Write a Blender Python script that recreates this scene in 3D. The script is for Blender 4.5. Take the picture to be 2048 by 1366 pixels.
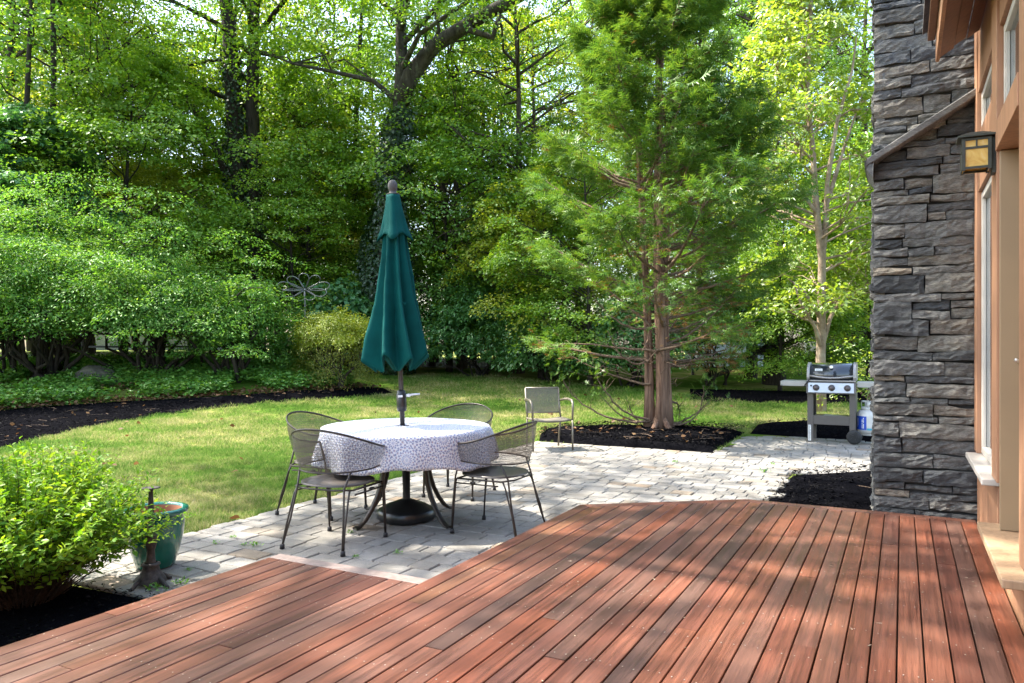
import bpy, bmesh, math, random
import numpy as np
from mathutils import Vector, Matrix, noise as mnoise

for o in list(bpy.data.objects): bpy.data.objects.remove(o)
S = bpy.context.scene
COL = S.collection
R = math.radians
rnd = random.Random(7)

# ------------------------------------------------------------------ camera, world, sun, exposure
F = 1500.0; HC = 1.38; HORIZON = 692.0
cam = bpy.data.cameras.new('camera'); camo = bpy.data.objects.new('camera', cam); COL.objects.link(camo)
cam.sensor_width = 36; cam.lens = F/2048*36; cam.shift_y = (HORIZON-683)/2048
cam.clip_start = .05; cam.clip_end = 600
camo.location = (0, 0, HC); camo.rotation_euler = (R(90), 0, 0)
S.camera = camo

SUN_AZ = R(-74)      # measured from +Y towards +X (negative: to the left)
SUN_EL = R(57)
sun = bpy.data.lights.new('sun', 'SUN'); suno = bpy.data.objects.new('sun', sun); COL.objects.link(suno)
sun.energy = 4.0; sun.angle = R(.8); sun.color = (1, .94, .84)
tosun = Vector((math.sin(SUN_AZ)*math.cos(SUN_EL), math.cos(SUN_AZ)*math.cos(SUN_EL), math.sin(SUN_EL)))
suno.rotation_euler = tosun.to_track_quat('Z', 'Y').to_euler()
W = bpy.data.worlds.new('World'); S.world = W; W.use_nodes = True
nt = W.node_tree; bg = nt.nodes['Background']
sky = nt.nodes.new('ShaderNodeTexSky'); sky.sky_type = 'NISHITA'; sky.sun_disc = False
sky.sun_elevation = SUN_EL; sky.sun_rotation = SUN_AZ; sky.air_density = 1.2; sky.dust_density = 3.0; sky.ozone_density = 1.0
nt.links.new(sky.outputs[0], bg.inputs[0]); bg.inputs[1].default_value = .15
S.view_settings.view_transform = 'Standard'; S.view_settings.look = 'None'
S.view_settings.exposure = 2.4; S.view_settings.gamma = 1; S.view_settings.use_curve_mapping = False
S.cycles.max_bounces = 8; S.cycles.diffuse_bounces = 4; S.cycles.glossy_bounces = 3
S.cycles.transmission_bounces = 6; S.cycles.transparent_max_bounces = 8
S.cycles.use_denoising = True
S.cycles.sample_clamp_indirect = 6

# ------------------------------------------------------------------ helpers
YAW = R(27.5); CY, SY = math.cos(YAW), math.sin(YAW)
def uv2w(u, v, z=0): return Vector((SY*u+CY*v, CY*u-SY*v, z))     # house axes: u away along the deck boards, v to the right
def w2uv(x, y): return SY*x+CY*y, CY*x-SY*y
def sstep(a, b, t):
    t = np.clip((t-a)/(b-a), 0, 1); return t*t*(3-2*t)
def T(x, y):                                                     # ground height
    x = np.asarray(x, float); y = np.asarray(y, float)
    t = np.clip(y-9, 0, 10)
    z = .0032*t*t + .064*np.clip(y-19, 0, 9) + .5*sstep(13.5, 19, y)*sstep(-2.5, -6.5, x)
    return np.where(z > .9, .9+.35*(1-np.exp(-(np.maximum(z, .9)-.9)/.35)), z)
def Tf(x, y): return float(T(x, y))
def G(px, py):                                                   # where a line of sight meets the ground
    lo, hi = 1.0, 80.0
    def below(Y): return HC-(py-HORIZON)/F*Y < Tf((px-1024)/F*Y, Y)
    Y = lo
    while Y < hi and not below(Y): Y += .1
    a, b = Y-.1, Y
    for _ in range(20):
        m = (a+b)/2
        if below(m): b = m
        else: a = m
    return ((px-1024)/F*a, a)
def AT(px, py, Y): return Vector(((px-1024)/F*Y, Y, HC-(py-HORIZON)/F*Y))

class MB:
    def __init__(s): s.v = []; s.f = []
    def add(s, vs, fs):
        b = len(s.v); s.v += [tuple(p) for p in vs]; s.f += [tuple(i+b for i in f) for f in fs]
    def box(s, x0, x1, y0, y1, z0, z1):
        s.add([(x0,y0,z0),(x1,y0,z0),(x1,y1,z0),(x0,y1,z0),(x0,y0,z1),(x1,y0,z1),(x1,y1,z1),(x0,y1,z1)],
              [(0,3,2,1),(4,5,6,7),(0,1,5,4),(1,2,6,5),(2,3,7,6),(3,0,4,7)])
    def obox(s, c, ax, ay, az):                                  # oriented box: centre and three half vectors
        c, ax, ay, az = map(Vector, (c, ax, ay, az)); P = []
        for k in (-1, 1):
            for i, j in ((-1,-1),(1,-1),(1,1),(-1,1)): P.append(c+i*ax+j*ay+k*az)
        s.add(P, [(0,3,2,1),(4,5,6,7),(0,1,5,4),(1,2,6,5),(2,3,7,6),(3,0,4,7)])
    def prism(s, poly, z0, z1):
        n = len(poly); s.add([(x,y,z0) for x,y in poly]+[(x,y,z1) for x,y in poly],
              [tuple(range(n-1,-1,-1)), tuple(range(n,2*n))]+[(i,(i+1)%n,n+(i+1)%n,n+i) for i in range(n)])
    def tube(s, pts, rad, sides=8, cap=True):
        pts = [Vector(p) for p in pts]; n = len(pts)
        if not isinstance(rad, (list, tuple)): rad = [rad]*n
        b = len(s.v); up = None
        for i, p in enumerate(pts):
            d = (pts[min(i+1,n-1)]-pts[max(i-1,0)])
            if d.length < 1e-9: d = Vector((0,0,1))
            d.normalize()
            if up is None:
                up = d.orthogonal().normalized()
            else:
                up = up-d*up.dot(d)
                up = d.orthogonal().normalized() if up.length < 1e-6 else up.normalized()
            w = d.cross(up)
            for k in range(sides):
                a = 2*math.pi*k/sides; s.v.append(tuple(p+(up*math.cos(a)+w*math.sin(a))*rad[i]))
        for i in range(n-1):
            for k in range(sides):
                s.f.append((b+i*sides+k, b+i*sides+(k+1)%sides, b+(i+1)*sides+(k+1)%sides, b+(i+1)*sides+k))
        if cap:
            s.f.append(tuple(b+k for k in range(sides-1,-1,-1))); s.f.append(tuple(b+(n-1)*sides+k for k in range(sides)))
    def lathe(s, prof, sides=24, c=(0,0), closed=False):
        b = len(s.v); n = len(prof)
        for r, z in prof:
            for k in range(sides):
                a = 2*math.pi*k/sides; s.v.append((c[0]+r*math.cos(a), c[1]+r*math.sin(a), z))
        for i in range(n-1 if not closed else n):
            j = (i+1)%n
            for k in range(sides): s.f.append((b+i*sides+k, b+i*sides+(k+1)%sides, b+j*sides+(k+1)%sides, b+j*sides+k))
    def grid(s, P, wrap=False):
        nr, nc = len(P), len(P[0]); b = len(s.v)
        for row in P: s.v += [tuple(p) for p in row]
        for i in range(nr-1):
            for j in range(nc if wrap else nc-1):
                s.f.append((b+i*nc+j, b+i*nc+(j+1)%nc, b+(i+1)*nc+(j+1)%nc, b+(i+1)*nc+j))
    def mesh(s, name, mat=None, smooth=False):
        me = bpy.data.meshes.new(name); me.from_pydata(s.v, [], s.f); me.update()
        if mat: me.materials.append(mat)
        if smooth: me.polygons.foreach_set('use_smooth', [True]*len(me.polygons))
        return me
def link(name, me, parent=None):
    o = bpy.data.objects.new(name, me); COL.objects.link(o)
    if parent: o.parent = parent
    return o
def obj(name, mb, mat, parent=None, smooth=False, bevel=0, auto=None):
    o = link(name, mb.mesh(name, mat, smooth), parent)
    if bevel:
        m = o.modifiers.new('bevel', 'BEVEL'); m.width = bevel; m.segments = 2; m.limit_method = 'ANGLE'; m.angle_limit = R(40)
    return o
def tag(o, label=None, cat=None, group=None, kind=None):
    if label: o['label'] = label
    if cat: o['category'] = cat
    if group: o['group'] = group
    if kind: o['kind'] = kind
    return o
def thing(name, label, cat, loc=(0,0,0), rz=0, group=None):
    o = bpy.data.objects.new(name, None); COL.objects.link(o); o.empty_display_size = .1
    o.location = loc; o.rotation_euler = (0,0,rz)
    return tag(o, label, cat, group)
def copy_tree(o, parent=None):
    c = o.copy(); COL.objects.link(c); c.parent = parent
    for ch in o.children: copy_tree(ch, c)
    return c
def np_mesh(name, V, Tri, mat, smooth=False):
    me = bpy.data.meshes.new(name); V = np.asarray(V, np.float32); Tri = np.asarray(Tri, np.int32)
    me.vertices.add(len(V)); me.vertices.foreach_set('co', V.ravel())
    me.loops.add(Tri.size); me.loops.foreach_set('vertex_index', Tri.ravel())
    me.polygons.add(len(Tri)); me.polygons.foreach_set('loop_start', np.arange(0, Tri.size, 3, dtype=np.int32))
    try: me.polygons.foreach_set('loop_total', np.full(len(Tri), 3, np.int32))
    except Exception: pass
    me.update(calc_edges=True); me.validate()
    me.materials.append(mat)
    if smooth: me.polygons.foreach_set('use_smooth', [True]*len(Tri))
    return me

# ------------------------------------------------------------------ materials
def new_mat(name):
    m = bpy.data.materials.new(name); m.use_nodes = True; nt = m.node_tree
    return m, nt, nt.nodes['Principled BSDF']
def nd(nt, typ, ins=None, **attrs):
    n = nt.nodes.new(typ)
    for k, v in attrs.items(): setattr(n, k, v)
    for k, v in (ins or {}).items():
        if isinstance(v, bpy.types.NodeSocket): nt.links.new(v, n.inputs[k])
        else: n.inputs[k].default_value = v
    return n
def mathn(nt, op, a, b=None, c=None, clamp=False):
    n = nt.nodes.new('ShaderNodeMath'); n.operation = op; n.use_clamp = clamp
    for i, x in enumerate((a, b, c)):
        if x is None: continue
        if isinstance(x, bpy.types.NodeSocket): nt.links.new(x, n.inputs[i])
        else: n.inputs[i].default_value = x
    return n.outputs[0]
def ramp(nt, fac, stops, interp='LINEAR'):
    n = nt.nodes.new('ShaderNodeValToRGB'); cr = n.color_ramp; cr.interpolation = interp
    while len(cr.elements) < len(stops): cr.elements.new(.5)
    for e, (p, c) in zip(cr.elements, stops):
        e.position = p; e.color = (*c, 1) if len(c) == 3 else c
    nt.links.new(fac, n.inputs[0]); return n.outputs[0]
def mixc(nt, fac, a, b, blend='MIX'):
    n = nt.nodes.new('ShaderNodeMix'); n.data_type = 'RGBA'; n.blend_type = blend
    for sck, x in ((n.inputs[0], fac), (n.inputs[6], a), (n.inputs[7], b)):
        if isinstance(x, bpy.types.NodeSocket): nt.links.new(x, sck)
        elif isinstance(x, (int, float)): sck.default_value = x
        else: sck.default_value = (*x, 1)
    return n.outputs[2]
def noise(nt, vec, scale, detail=4, rough=.55, dist=0):
    n = nd(nt, 'ShaderNodeTexNoise', {'Scale': scale, 'Detail': detail, 'Roughness': rough, 'Distortion': dist})
    if vec is not None: nt.links.new(vec, n.inputs['Vector'])
    return n.outputs[0]
def rand_offset(nt):                                             # 0..1, differs per object and per loose piece
    a = nd(nt, 'ShaderNodeObjectInfo').outputs['Random']; b = nd(nt, 'ShaderNodeNewGeometry').outputs['Random Per Island']
    return mathn(nt, 'FRACT', mathn(nt, 'ADD', a, b))
def bump(nt, b, height, strength, dist=.01):
    n = nd(nt, 'ShaderNodeBump', {'Height': height, 'Strength': strength, 'Distance': dist}); nt.links.new(n.outputs[0], b.inputs['Normal'])
def objcoord(nt): return nd(nt, 'ShaderNodeTexCoord').outputs['Object']
def vmap(nt, vec, scale=(1,1,1), loc=None):
    n = nd(nt, 'ShaderNodeMapping', {'Scale': scale}); nt.links.new(vec, n.inputs['Vector'])
    if loc is not None: nt.links.new(loc, n.inputs['Location'])
    return n.outputs[0]
def plain(name, col, rough=.5, metal=0, var=.15, vs=12, spec=.5, bmp=0, bs=60, coat=0):
    m, nt, b = new_mat(name); oc = objcoord(nt)
    n = noise(nt, oc, vs)
    lo = tuple(c*(1-var) for c in col); hi = tuple(min(1, c*(1+var)) for c in col)
    nt.links.new(ramp(nt, n, [(.3, lo), (.7, hi)]), b.inputs['Base Color'])
    b.inputs['Roughness'].default_value = rough; b.inputs['Metallic'].default_value = metal; b.inputs['Specular IOR Level'].default_value = spec
    b.inputs['Coat Weight'].default_value = coat
    if bmp: bump(nt, b, noise(nt, oc, bs), bmp, .004)
    return m

def leaf_mat(name, cols, transl=.5, gloss=.06, hue_pos=0, transcol=None, grough=.45):
    """cols: dark to light leaf colours, chosen per leaf; soft drifts of hue over the crown"""
    m = bpy.data.materials.new(name); m.use_nodes = True; nt = m.node_tree; nt.nodes.clear()
    r = rand_offset(nt)
    oc = objcoord(nt); big = noise(nt, oc, .9, 2)
    f = mathn(nt, 'ADD', mathn(nt, 'MULTIPLY', r, .62), mathn(nt, 'MULTIPLY', big, .45), clamp=True)
    k = len(cols); c = ramp(nt, f, [(.08+.84*i/(k-1), cc) for i, cc in enumerate(cols)])
    tc = mixc(nt, 1.0, c, transcol or (1.25, 1.15, .45), 'MULTIPLY')
    d = nd(nt, 'ShaderNodeBsdfDiffuse', {'Color': c}); t = nd(nt, 'ShaderNodeBsdfTranslucent', {'Color': tc})
    g = nd(nt, 'ShaderNodeBsdfGlossy', {'Roughness': grough, 'Color': (1,1,1,1)})
    a = nd(nt, 'ShaderNodeMixShader', {0: transl, 1: d.outputs[0], 2: t.outputs[0]})
    fr = nd(nt, 'ShaderNodeFresnel', {'IOR': 1.4})
    gf = mathn(nt, 'MINIMUM', mathn(nt, 'MULTIPLY', fr.outputs[0], gloss*6), gloss*.9)
    e = nd(nt, 'ShaderNodeMixShader', {0: gf, 1: a.outputs[0], 2: g.outputs[0]})
    out = nd(nt, 'ShaderNodeOutputMaterial'); nt.links.new(e.outputs[0], out.inputs[0])
    return m

def deck_wood():
    m, nt, b = new_mat('deck_wood'); oc = objcoord(nt); r = rand_offset(nt)
    off = nd(nt, 'ShaderNodeCombineXYZ', {'X': mathn(nt, 'MULTIPLY', r, 37.0), 'Y': mathn(nt, 'MULTIPLY', r, 91.0)}).outputs[0]
    g1 = noise(nt, vmap(nt, oc, (55, 1.6, 8), off), 1, 5, .6)
    g2 = noise(nt, vmap(nt, oc, (190, 5, 30), off), 1, 3, .6)
    pat = noise(nt, vmap(nt, oc, (6, 1.7, 3), off), 1, 3, .5)
    base = ramp(nt, r, [(0, (.078,.026,.016)), (.2, (.114,.037,.020)), (.42, (.138,.049,.026)), (.56, (.096,.036,.024)), (.70, (.128,.037,.017)), (.84, (.128,.055,.036)), (.93, (.052,.027,.021)), (1, (.16,.060,.021))])
    d = ramp(nt, g1, [(.28, (.55,.5,.48)), (.5, (1,1,1)), (.72, (1.35,1.3,1.22))])
    c = mixc(nt, 1, base, d, 'MULTIPLY')
    c = mixc(nt, 1, c, ramp(nt, g2, [(.35, (.8,.78,.76)), (.65, (1.15,1.15,1.15))]), 'MULTIPLY')
    grey = ramp(nt, pat, [(.45, (0,0,0)), (.75, (1,1,1))])
    c = mixc(nt, mathn(nt, 'MULTIPLY', grey, .36), c, (.150,.088,.064))
    nt.links.new(c, b.inputs['Base Color'])
    nt.links.new(ramp(nt, g1, [(.3, (.36,)*3), (.7, (.52,)*3)]), b.inputs['Roughness'])
    b.inputs['Specular IOR Level'].default_value = .5
    bump(nt, b, g2, .25, .002)
    return m
def stone_mat(name, stops, vs=9, crack=True, rough=.8, bs=.7):
    m, nt, b = new_mat(name); oc = objcoord(nt); r = rand_offset(nt)
    base = ramp(nt, r, stops)
    off = nd(nt, 'ShaderNodeCombineXYZ', {'X': mathn(nt, 'MULTIPLY', r, 53.0), 'Z': mathn(nt, 'MULTIPLY', r, 29.0)}).outputs[0]
    n1 = noise(nt, vmap(nt, oc, (1,1,2.2), off), vs, 6, .65); n2 = noise(nt, vmap(nt, oc, (1,1,5), off), vs*5, 5, .75)
    c = mixc(nt, 1, base, ramp(nt, n1, [(.3, (.55,.55,.57)), (.52, (1,1,1)), (.72, (1.6,1.52,1.4))]), 'MULTIPLY')
    c = mixc(nt, 1, c, ramp(nt, n2, [(.3, (.5,)*3), (.5, (1,)*3), (.72, (1.9,)*3)]), 'MULTIPLY')
    nt.links.new(c, b.inputs['Base Color']); b.inputs['Roughness'].default_value = rough
    h = mathn(nt, 'ADD', n1, mathn(nt, 'MULTIPLY', n2, .5)); bump(nt, b, h, bs, .02)
    return m
def paver_mat():
    m, nt, b = new_mat('paver_concrete'); oc = objcoord(nt); r = rand_offset(nt)
    base = ramp(nt, r, [(0, (.185,.173,.153)), (.3, (.23,.217,.192)), (.6, (.205,.189,.165)), (.78, (.25,.236,.212)), (.93, (.16,.143,.117)), (1, (.23,.175,.12))])
    n1 = noise(nt, oc, 180, 3, .7); n2 = noise(nt, oc, 3, 4, .6); n3 = noise(nt, oc, 14, 3)
    c = mixc(nt, 1, base, ramp(nt, n1, [(.3, (.62,)*3), (.65, (1.22,)*3)]), 'MULTIPLY')
    c = mixc(nt, 1, c, ramp(nt, n2, [(.32, (.72,.7,.66)), (.6, (1.08,)*3)]), 'MULTIPLY')
    c = mixc(nt, ramp(nt, n3, [(.62, (0,0,0)), (.8, (.5,.5,.5))]), c, (.24,.21,.16))
    nt.links.new(c, b.inputs['Base Color']); b.inputs['Roughness'].default_value = .85
    bump(nt, b, n1, .4, .004)
    return m
def bark_mat(name, lo, hi, sc=(14,14,2.2), lichen=None):
    m, nt, b = new_mat(name); oc = objcoord(nt)
    n1 = noise(nt, vmap(nt, oc, sc), 1, 6, .65, .4); n2 = noise(nt, oc, 3.2, 3)
    c = ramp(nt, n1, [(.32, lo), (.68, hi)])
    if lichen: c = mixc(nt, ramp(nt, n2, [(.52, (0,0,0)), (.68, (.75,)*3)]), c, lichen)
    nt.links.new(c, b.inputs['Base Color']); b.inputs['Roughness'].default_value = .9; b.inputs['Specular IOR Level'].default_value = .2
    bump(nt, b, n1, .9, .03)
    return m
def ground_mat(name, stops, sc=2.5, fine=60, rough=.95, bmp=.6, spec=.06):
    m, nt, b = new_mat(name); oc = objcoord(nt)
    n1 = noise(nt, oc, sc, 5, .6); n2 = noise(nt, oc, fine, 3, .7)
    f = mathn(nt, 'ADD', mathn(nt, 'MULTIPLY', n1, .6), mathn(nt, 'MULTIPLY', n2, .4))
    nt.links.new(ramp(nt, f, stops), b.inputs['Base Color']); b.inputs['Roughness'].default_value = rough; b.inputs['Specular IOR Level'].default_value = spec
    bump(nt, b, n2, bmp, .02)
    return m
def grass_mat(name, blade):
    m = bpy.data.materials.new(name); m.use_nodes = True; nt = m.node_tree; nt.nodes.clear()
    oc = objcoord(nt); r = rand_offset(nt)
    n1 = noise(nt, oc, .55, 4, .6); n2 = noise(nt, oc, 3.0, 3)
    f = mathn(nt, 'ADD', mathn(nt, 'MULTIPLY', n1, .75), mathn(nt, 'MULTIPLY', n2, .25))
    if blade: f = mathn(nt, 'ADD', f, mathn(nt, 'MULTIPLY', mathn(nt, 'SUBTRACT', r, .5), .22))
    c = ramp(nt, f, [(.34, (.075,.165,.026)), (.46, (.125,.215,.04)), (.53, (.20,.25,.07)), (.61, (.32,.31,.13)), (.71, (.42,.385,.21))])
    if not blade: c = mixc(nt, 1, c, (.62,.6,.5), 'MULTIPLY')
    d = nd(nt, 'ShaderNodeBsdfDiffuse', {'Color': c})
    out = nd(nt, 'ShaderNodeOutputMaterial'); e = d
    if blade:
        t = nd(nt, 'ShaderNodeBsdfTranslucent', {'Color': c}); e = nd(nt, 'ShaderNodeMixShader', {0: .4, 1: d.outputs[0], 2: t.outputs[0]})
    nt.links.new(e.outputs[0], out.inputs[0]); return m
def glass_mat():
    m = bpy.data.materials.new('window_glass'); m.use_nodes = True; nt = m.node_tree; nt.nodes.clear()
    g = nd(nt, 'ShaderNodeBsdfGlossy', {'Roughness': .02, 'Color': (.9,.95,1,1)}); t = nd(nt, 'ShaderNodeBsdfTransparent', {'Color': (.8,.85,.85,1)})
    fr = nd(nt, 'ShaderNodeFresnel', {'IOR': 1.5})
    e = nd(nt, 'ShaderNodeMixShader', {0: mathn(nt, 'ADD', fr.outputs[0], .06, clamp=True), 1: t.outputs[0], 2: g.outputs[0]})
    out = nd(nt, 'ShaderNodeOutputMaterial'); nt.links.new(e.outputs[0], out.inputs[0]); return m
def cloth_mat():
    m, nt, b = new_mat('printed_cloth'); uvn = nd(nt, 'ShaderNodeTexCoord').outputs['UV']
    def rosette(cell, petals, offx, offy):
        mp = vmap(nt, uvn, (1/cell,)*3); sp = nd(nt, 'ShaderNodeSeparateXYZ', {0: mp})
        fx = mathn(nt, 'SUBTRACT', mathn(nt, 'FRACT', mathn(nt, 'ADD', sp.outputs[0], offx)), .5)
        fy = mathn(nt, 'SUBTRACT', mathn(nt, 'FRACT', mathn(nt, 'ADD', sp.outputs[1], offy)), .5)
        rr = mathn(nt, 'SQRT', mathn(nt, 'ADD', mathn(nt, 'MULTIPLY', fx, fx), mathn(nt, 'MULTIPLY', fy, fy)))
        th = mathn(nt, 'ARCTAN2', fy, fx)
        pet = mathn(nt, 'SINE', mathn(nt, 'MULTIPLY', th, petals))
        ring = mathn(nt, 'SINE', mathn(nt, 'ADD', mathn(nt, 'MULTIPLY', rr, 46.0), mathn(nt, 'MULTIPLY', pet, .6)))
        return rr, pet, ring
    r1, p1, g1 = rosette(.24, 16, 0, 0); r2, p2, g2 = rosette(.24, 10, .5, .5); r3, p3, g3 = rosette(.07, 8, .2, .1)
    k = mathn(nt, 'LESS_THAN', r1, .44)
    ink1 = mathn(nt, 'GREATER_THAN', mathn(nt, 'MULTIPLY', g1, mathn(nt, 'ADD', p1, .02)), .07)
    ink2 = mathn(nt, 'GREATER_THAN', mathn(nt, 'MULTIPLY', g2, mathn(nt, 'ADD', p2, .02)), .07)
    ink3 = mathn(nt, 'GREATER_THAN', mathn(nt, 'ADD', g3, p3), .85)
    inkA = mathn(nt, 'ADD', mathn(nt, 'MULTIPLY', ink1, k), mathn(nt, 'MULTIPLY', ink2, mathn(nt, 'SUBTRACT', 1.0, k)), clamp=True)
    hue = ramp(nt, mathn(nt, 'FRACT', mathn(nt, 'ADD', mathn(nt, 'MULTIPLY', r1, 7.3), mathn(nt, 'MULTIPLY', p3, .08))),
               [(0, (.10,.125,.25)), (.4, (.10,.125,.25)), (.45, (.22,.22,.29)), (.56, (.18,.24,.38)), (.62, (.42,.22,.15)), (.78, (.42,.22,.15)), (.8, (.12,.17,.38))], 'CONSTANT')
    c = mixc(nt, mathn(nt, 'MULTIPLY', inkA, .8), (.66,.66,.67), hue)
    c = mixc(nt, mathn(nt, 'MULTIPLY', ink3, .35), c, (.16,.2,.4))
    nt.links.new(c, b.inputs['Base Color']); b.inputs['Roughness'].default_value = .55; b.inputs['Specular IOR Level'].default_value = .4
    b.inputs['Sheen Weight'].default_value = .1
    return m

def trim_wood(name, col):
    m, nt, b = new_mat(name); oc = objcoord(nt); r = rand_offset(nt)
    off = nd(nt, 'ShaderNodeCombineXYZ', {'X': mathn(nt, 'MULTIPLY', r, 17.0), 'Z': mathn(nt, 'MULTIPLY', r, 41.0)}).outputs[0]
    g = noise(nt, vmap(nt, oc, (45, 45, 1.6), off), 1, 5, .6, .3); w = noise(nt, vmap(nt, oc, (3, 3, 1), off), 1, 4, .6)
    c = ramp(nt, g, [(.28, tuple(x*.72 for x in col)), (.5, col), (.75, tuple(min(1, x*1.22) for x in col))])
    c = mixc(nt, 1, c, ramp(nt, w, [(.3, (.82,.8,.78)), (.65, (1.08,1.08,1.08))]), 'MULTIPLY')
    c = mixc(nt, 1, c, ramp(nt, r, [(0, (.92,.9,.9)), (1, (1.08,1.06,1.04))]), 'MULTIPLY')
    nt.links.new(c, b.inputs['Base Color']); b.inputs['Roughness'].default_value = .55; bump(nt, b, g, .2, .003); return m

M = {}
M['deck'] = deck_wood()
M['deck_pale'] = plain('weathered_edge_board', (.20,.15,.128), .6, var=.25, vs=30, bmp=.2)
M['deck_under'] = plain('dark_deck_frame', (.05,.03,.02), .9)  # even dark brown of the block hiding the ground below the boards
M['fascia'] = plain('deck_fascia', (.26,.10,.06), .6, var=.3, vs=8)
M['screw'] = plain('steel_screw', (.42,.36,.31), .45, .2)
M['speck'] = plain('pale_debris', (.27,.21,.15), .8, var=.3)
M['paver'] = paver_mat()
M['joint'] = ground_mat('joint_sand', [(.3, (.05,.045,.035)), (.7, (.12,.105,.08))], 6, 90)
M['stone'] = stone_mat('chimney_stone', [(0, (.042,.045,.047)), (.2, (.088,.09,.088)), (.34, (.15,.146,.135)), (.46, (.05,.055,.06)), (.6, (.11,.109,.104)), (.74, (.18,.168,.142)), (.84, (.085,.082,.075)), (.93, (.21,.18,.14)), (.965, (.12,.112,.098)), (1, (.26,.22,.165))], bs=1.0)
M['mortar'] = plain('dark_mortar', (.03,.03,.03), .95)
M['ledge'] = stone_mat('ledge_stone', [(0, (.13,.128,.12)), (1, (.16,.152,.14))], 7, bs=.5)
M['rock'] = stone_mat('boulder_stone', [(0, (.07,.064,.05)), (1, (.10,.09,.07))], 4)
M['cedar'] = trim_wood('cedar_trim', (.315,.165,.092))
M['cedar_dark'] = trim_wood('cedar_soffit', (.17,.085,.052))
M['cedar_pale'] = trim_wood('pale_fir_threshold', (.35,.235,.14))
M['tan'] = plain('tan_door_paint', (.27,.19,.11), .45, var=.06, vs=3)
M['sash'] = plain('white_sash', (.43,.395,.35), .45, var=.05)
M['roofing'] = plain('roof_shingle', (.10,.09,.085), .9, var=.3, vs=20, bmp=.4)
M['glass'] = glass_mat()
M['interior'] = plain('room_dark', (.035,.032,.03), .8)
M['blind'] = plain('woven_blind', (.34,.29,.23), .8, var=.15, vs=40)
M['chrome'] = plain('satin_steel', (.62,.62,.62), .28, 1, .05)
M['lantern'] = plain('dark_bronze', (.06,.065,.055), .5, .6, .3)
M['bronze'] = plain('bronze_paint', (.042,.033,.027), .42, .35, .2, spec=.5)
M['mesh_metal'] = plain('bronze_mesh', (.115,.095,.076), .45, .3, .15)
M['seat_metal'] = plain('bronze_seat', (.085,.072,.062), .38, .3, .12, vs=300)
M['rubber'] = plain('black_rubber', (.015,.015,.016), .6)
M['plastic_black'] = plain('black_plastic', (.012,.013,.014), .32, 0, .3)
M['sling_frame'] = plain('taupe_frame', (.145,.125,.095), .4, .2, .1)
M['sling'] = plain('taupe_sling', (.15,.132,.10), .7, 0, .1, vs=150)
M['pole'] = plain('umbrella_pole', (.05,.045,.04), .35, .5, .1)
M['canopy'] = plain('teal_canvas', (.0015,.058,.052), .8, 0, .18, vs=6, spec=.1, bmp=.1, bs=400)
M['finial'] = plain('grey_brown_finial', (.06,.053,.05), .7, 0, .1)
M['white_plastic'] = plain('white_plastic', (.72,.72,.70), .4)
M['cloth'] = cloth_mat()
M['glaze'] = plain('green_glaze', (.007,.11,.08), .16, 0, .35, vs=5, coat=.5)
M['terracotta'] = plain('terracotta', (.36,.15,.08), .85)
M['soil'] = ground_mat('potting_soil', [(.3, (.03,.02,.014)), (.7, (.08,.055,.04))], 20, 90)
M['iron'] = plain('rusty_iron', (.055,.048,.044), .75, .4, .5, vs=40, bmp=.6, bs=90)
M['grill_lid'] = plain('grill_enamel', (.022,.026,.033), .16, 0, .1, coat=.6)
M['grill_grey'] = plain('grill_grey', (.10,.088,.080), .45, .2, .05)
M['grill_panel'] = plain('grill_panel', (.46,.47,.50), .3, .35, .05)
M['grill_shelf'] = plain('grill_shelf', (.36,.345,.32), .45, .1, .05)
M['cast'] = plain('grill_cast', (.33,.31,.30), .4, .5, .1)
M['knob'] = plain('grill_knob', (.09,.07,.07), .4, .1)
M['tank'] = plain('tank_paint', (.55,.54,.51), .35, 0, .06)
M['tank_blue'] = plain('tank_blue', (.01,.06,.42), .4, 0, .1)
M['tank_teal'] = plain('tank_teal', (.05,.32,.42), .4)
M['spinner'] = plain('spinner_metal', (.20,.20,.19), .35, .7, .2)
M['grey_siding'] = plain('grey_siding', (.20,.21,.20), .7)
M['siding'] = plain('pale_siding', (.50,.53,.55), .6, 0, .05)
M['black_paint'] = plain('black_paint', (.015,.015,.016), .5)
M['bark'] = bark_mat('grey_bark', (.022,.017,.013), (.10,.08,.06))
M['bark_dark'] = bark_mat('dark_bark', (.012,.010,.008), (.055,.045,.036))
M['bark_lichen'] = bark_mat('lichened_bark', (.02,.017,.014), (.075,.065,.055), (10,10,2.5), (.11,.12,.09))
M['bark_red'] = bark_mat('shredding_red_bark', (.075,.04,.028), (.30,.185,.125), (22,22,1.2))
M['bark_pale'] = bark_mat('flaking_pale_bark', (.16,.105,.07), (.36,.28,.2), (9,9,6), (.40,.33,.25))
M['twig'] = bark_mat('brown_twig', (.07,.045,.03), (.22,.155,.11), (30,30,30))
M['twig_dark'] = bark_mat('dark_twig', (.02,.014,.01), (.07,.05,.036), (30,30,30))
M['maple'] = leaf_mat('maple_leaf', [(.08,.19,.022), (.13,.275,.028), (.20,.355,.036), (.31,.43,.055)], .5, .05)
M['maple_deep'] = leaf_mat('maple_leaf_deep', [(.07,.17,.028), (.105,.235,.036), (.16,.30,.045)], .45, .06)
M['maple_gold'] = leaf_mat('maple_leaf_gold', [(.17,.26,.025), (.29,.37,.035), (.44,.46,.05)], .55, .05)
M['blue_leaf'] = leaf_mat('vine_leaf', [(.05,.17,.06), (.085,.235,.08), (.14,.29,.09)], .4, .08)
M['burning_bush'] = leaf_mat('spindle_leaf', [(.05,.16,.03), (.085,.225,.04), (.135,.29,.05), (.21,.33,.08)], .45, .025)
M['rhodo'] = leaf_mat('rhododendron_leaf', [(.045,.145,.04), (.075,.205,.05), (.12,.26,.06)], .3, .1, grough=.35)
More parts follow.
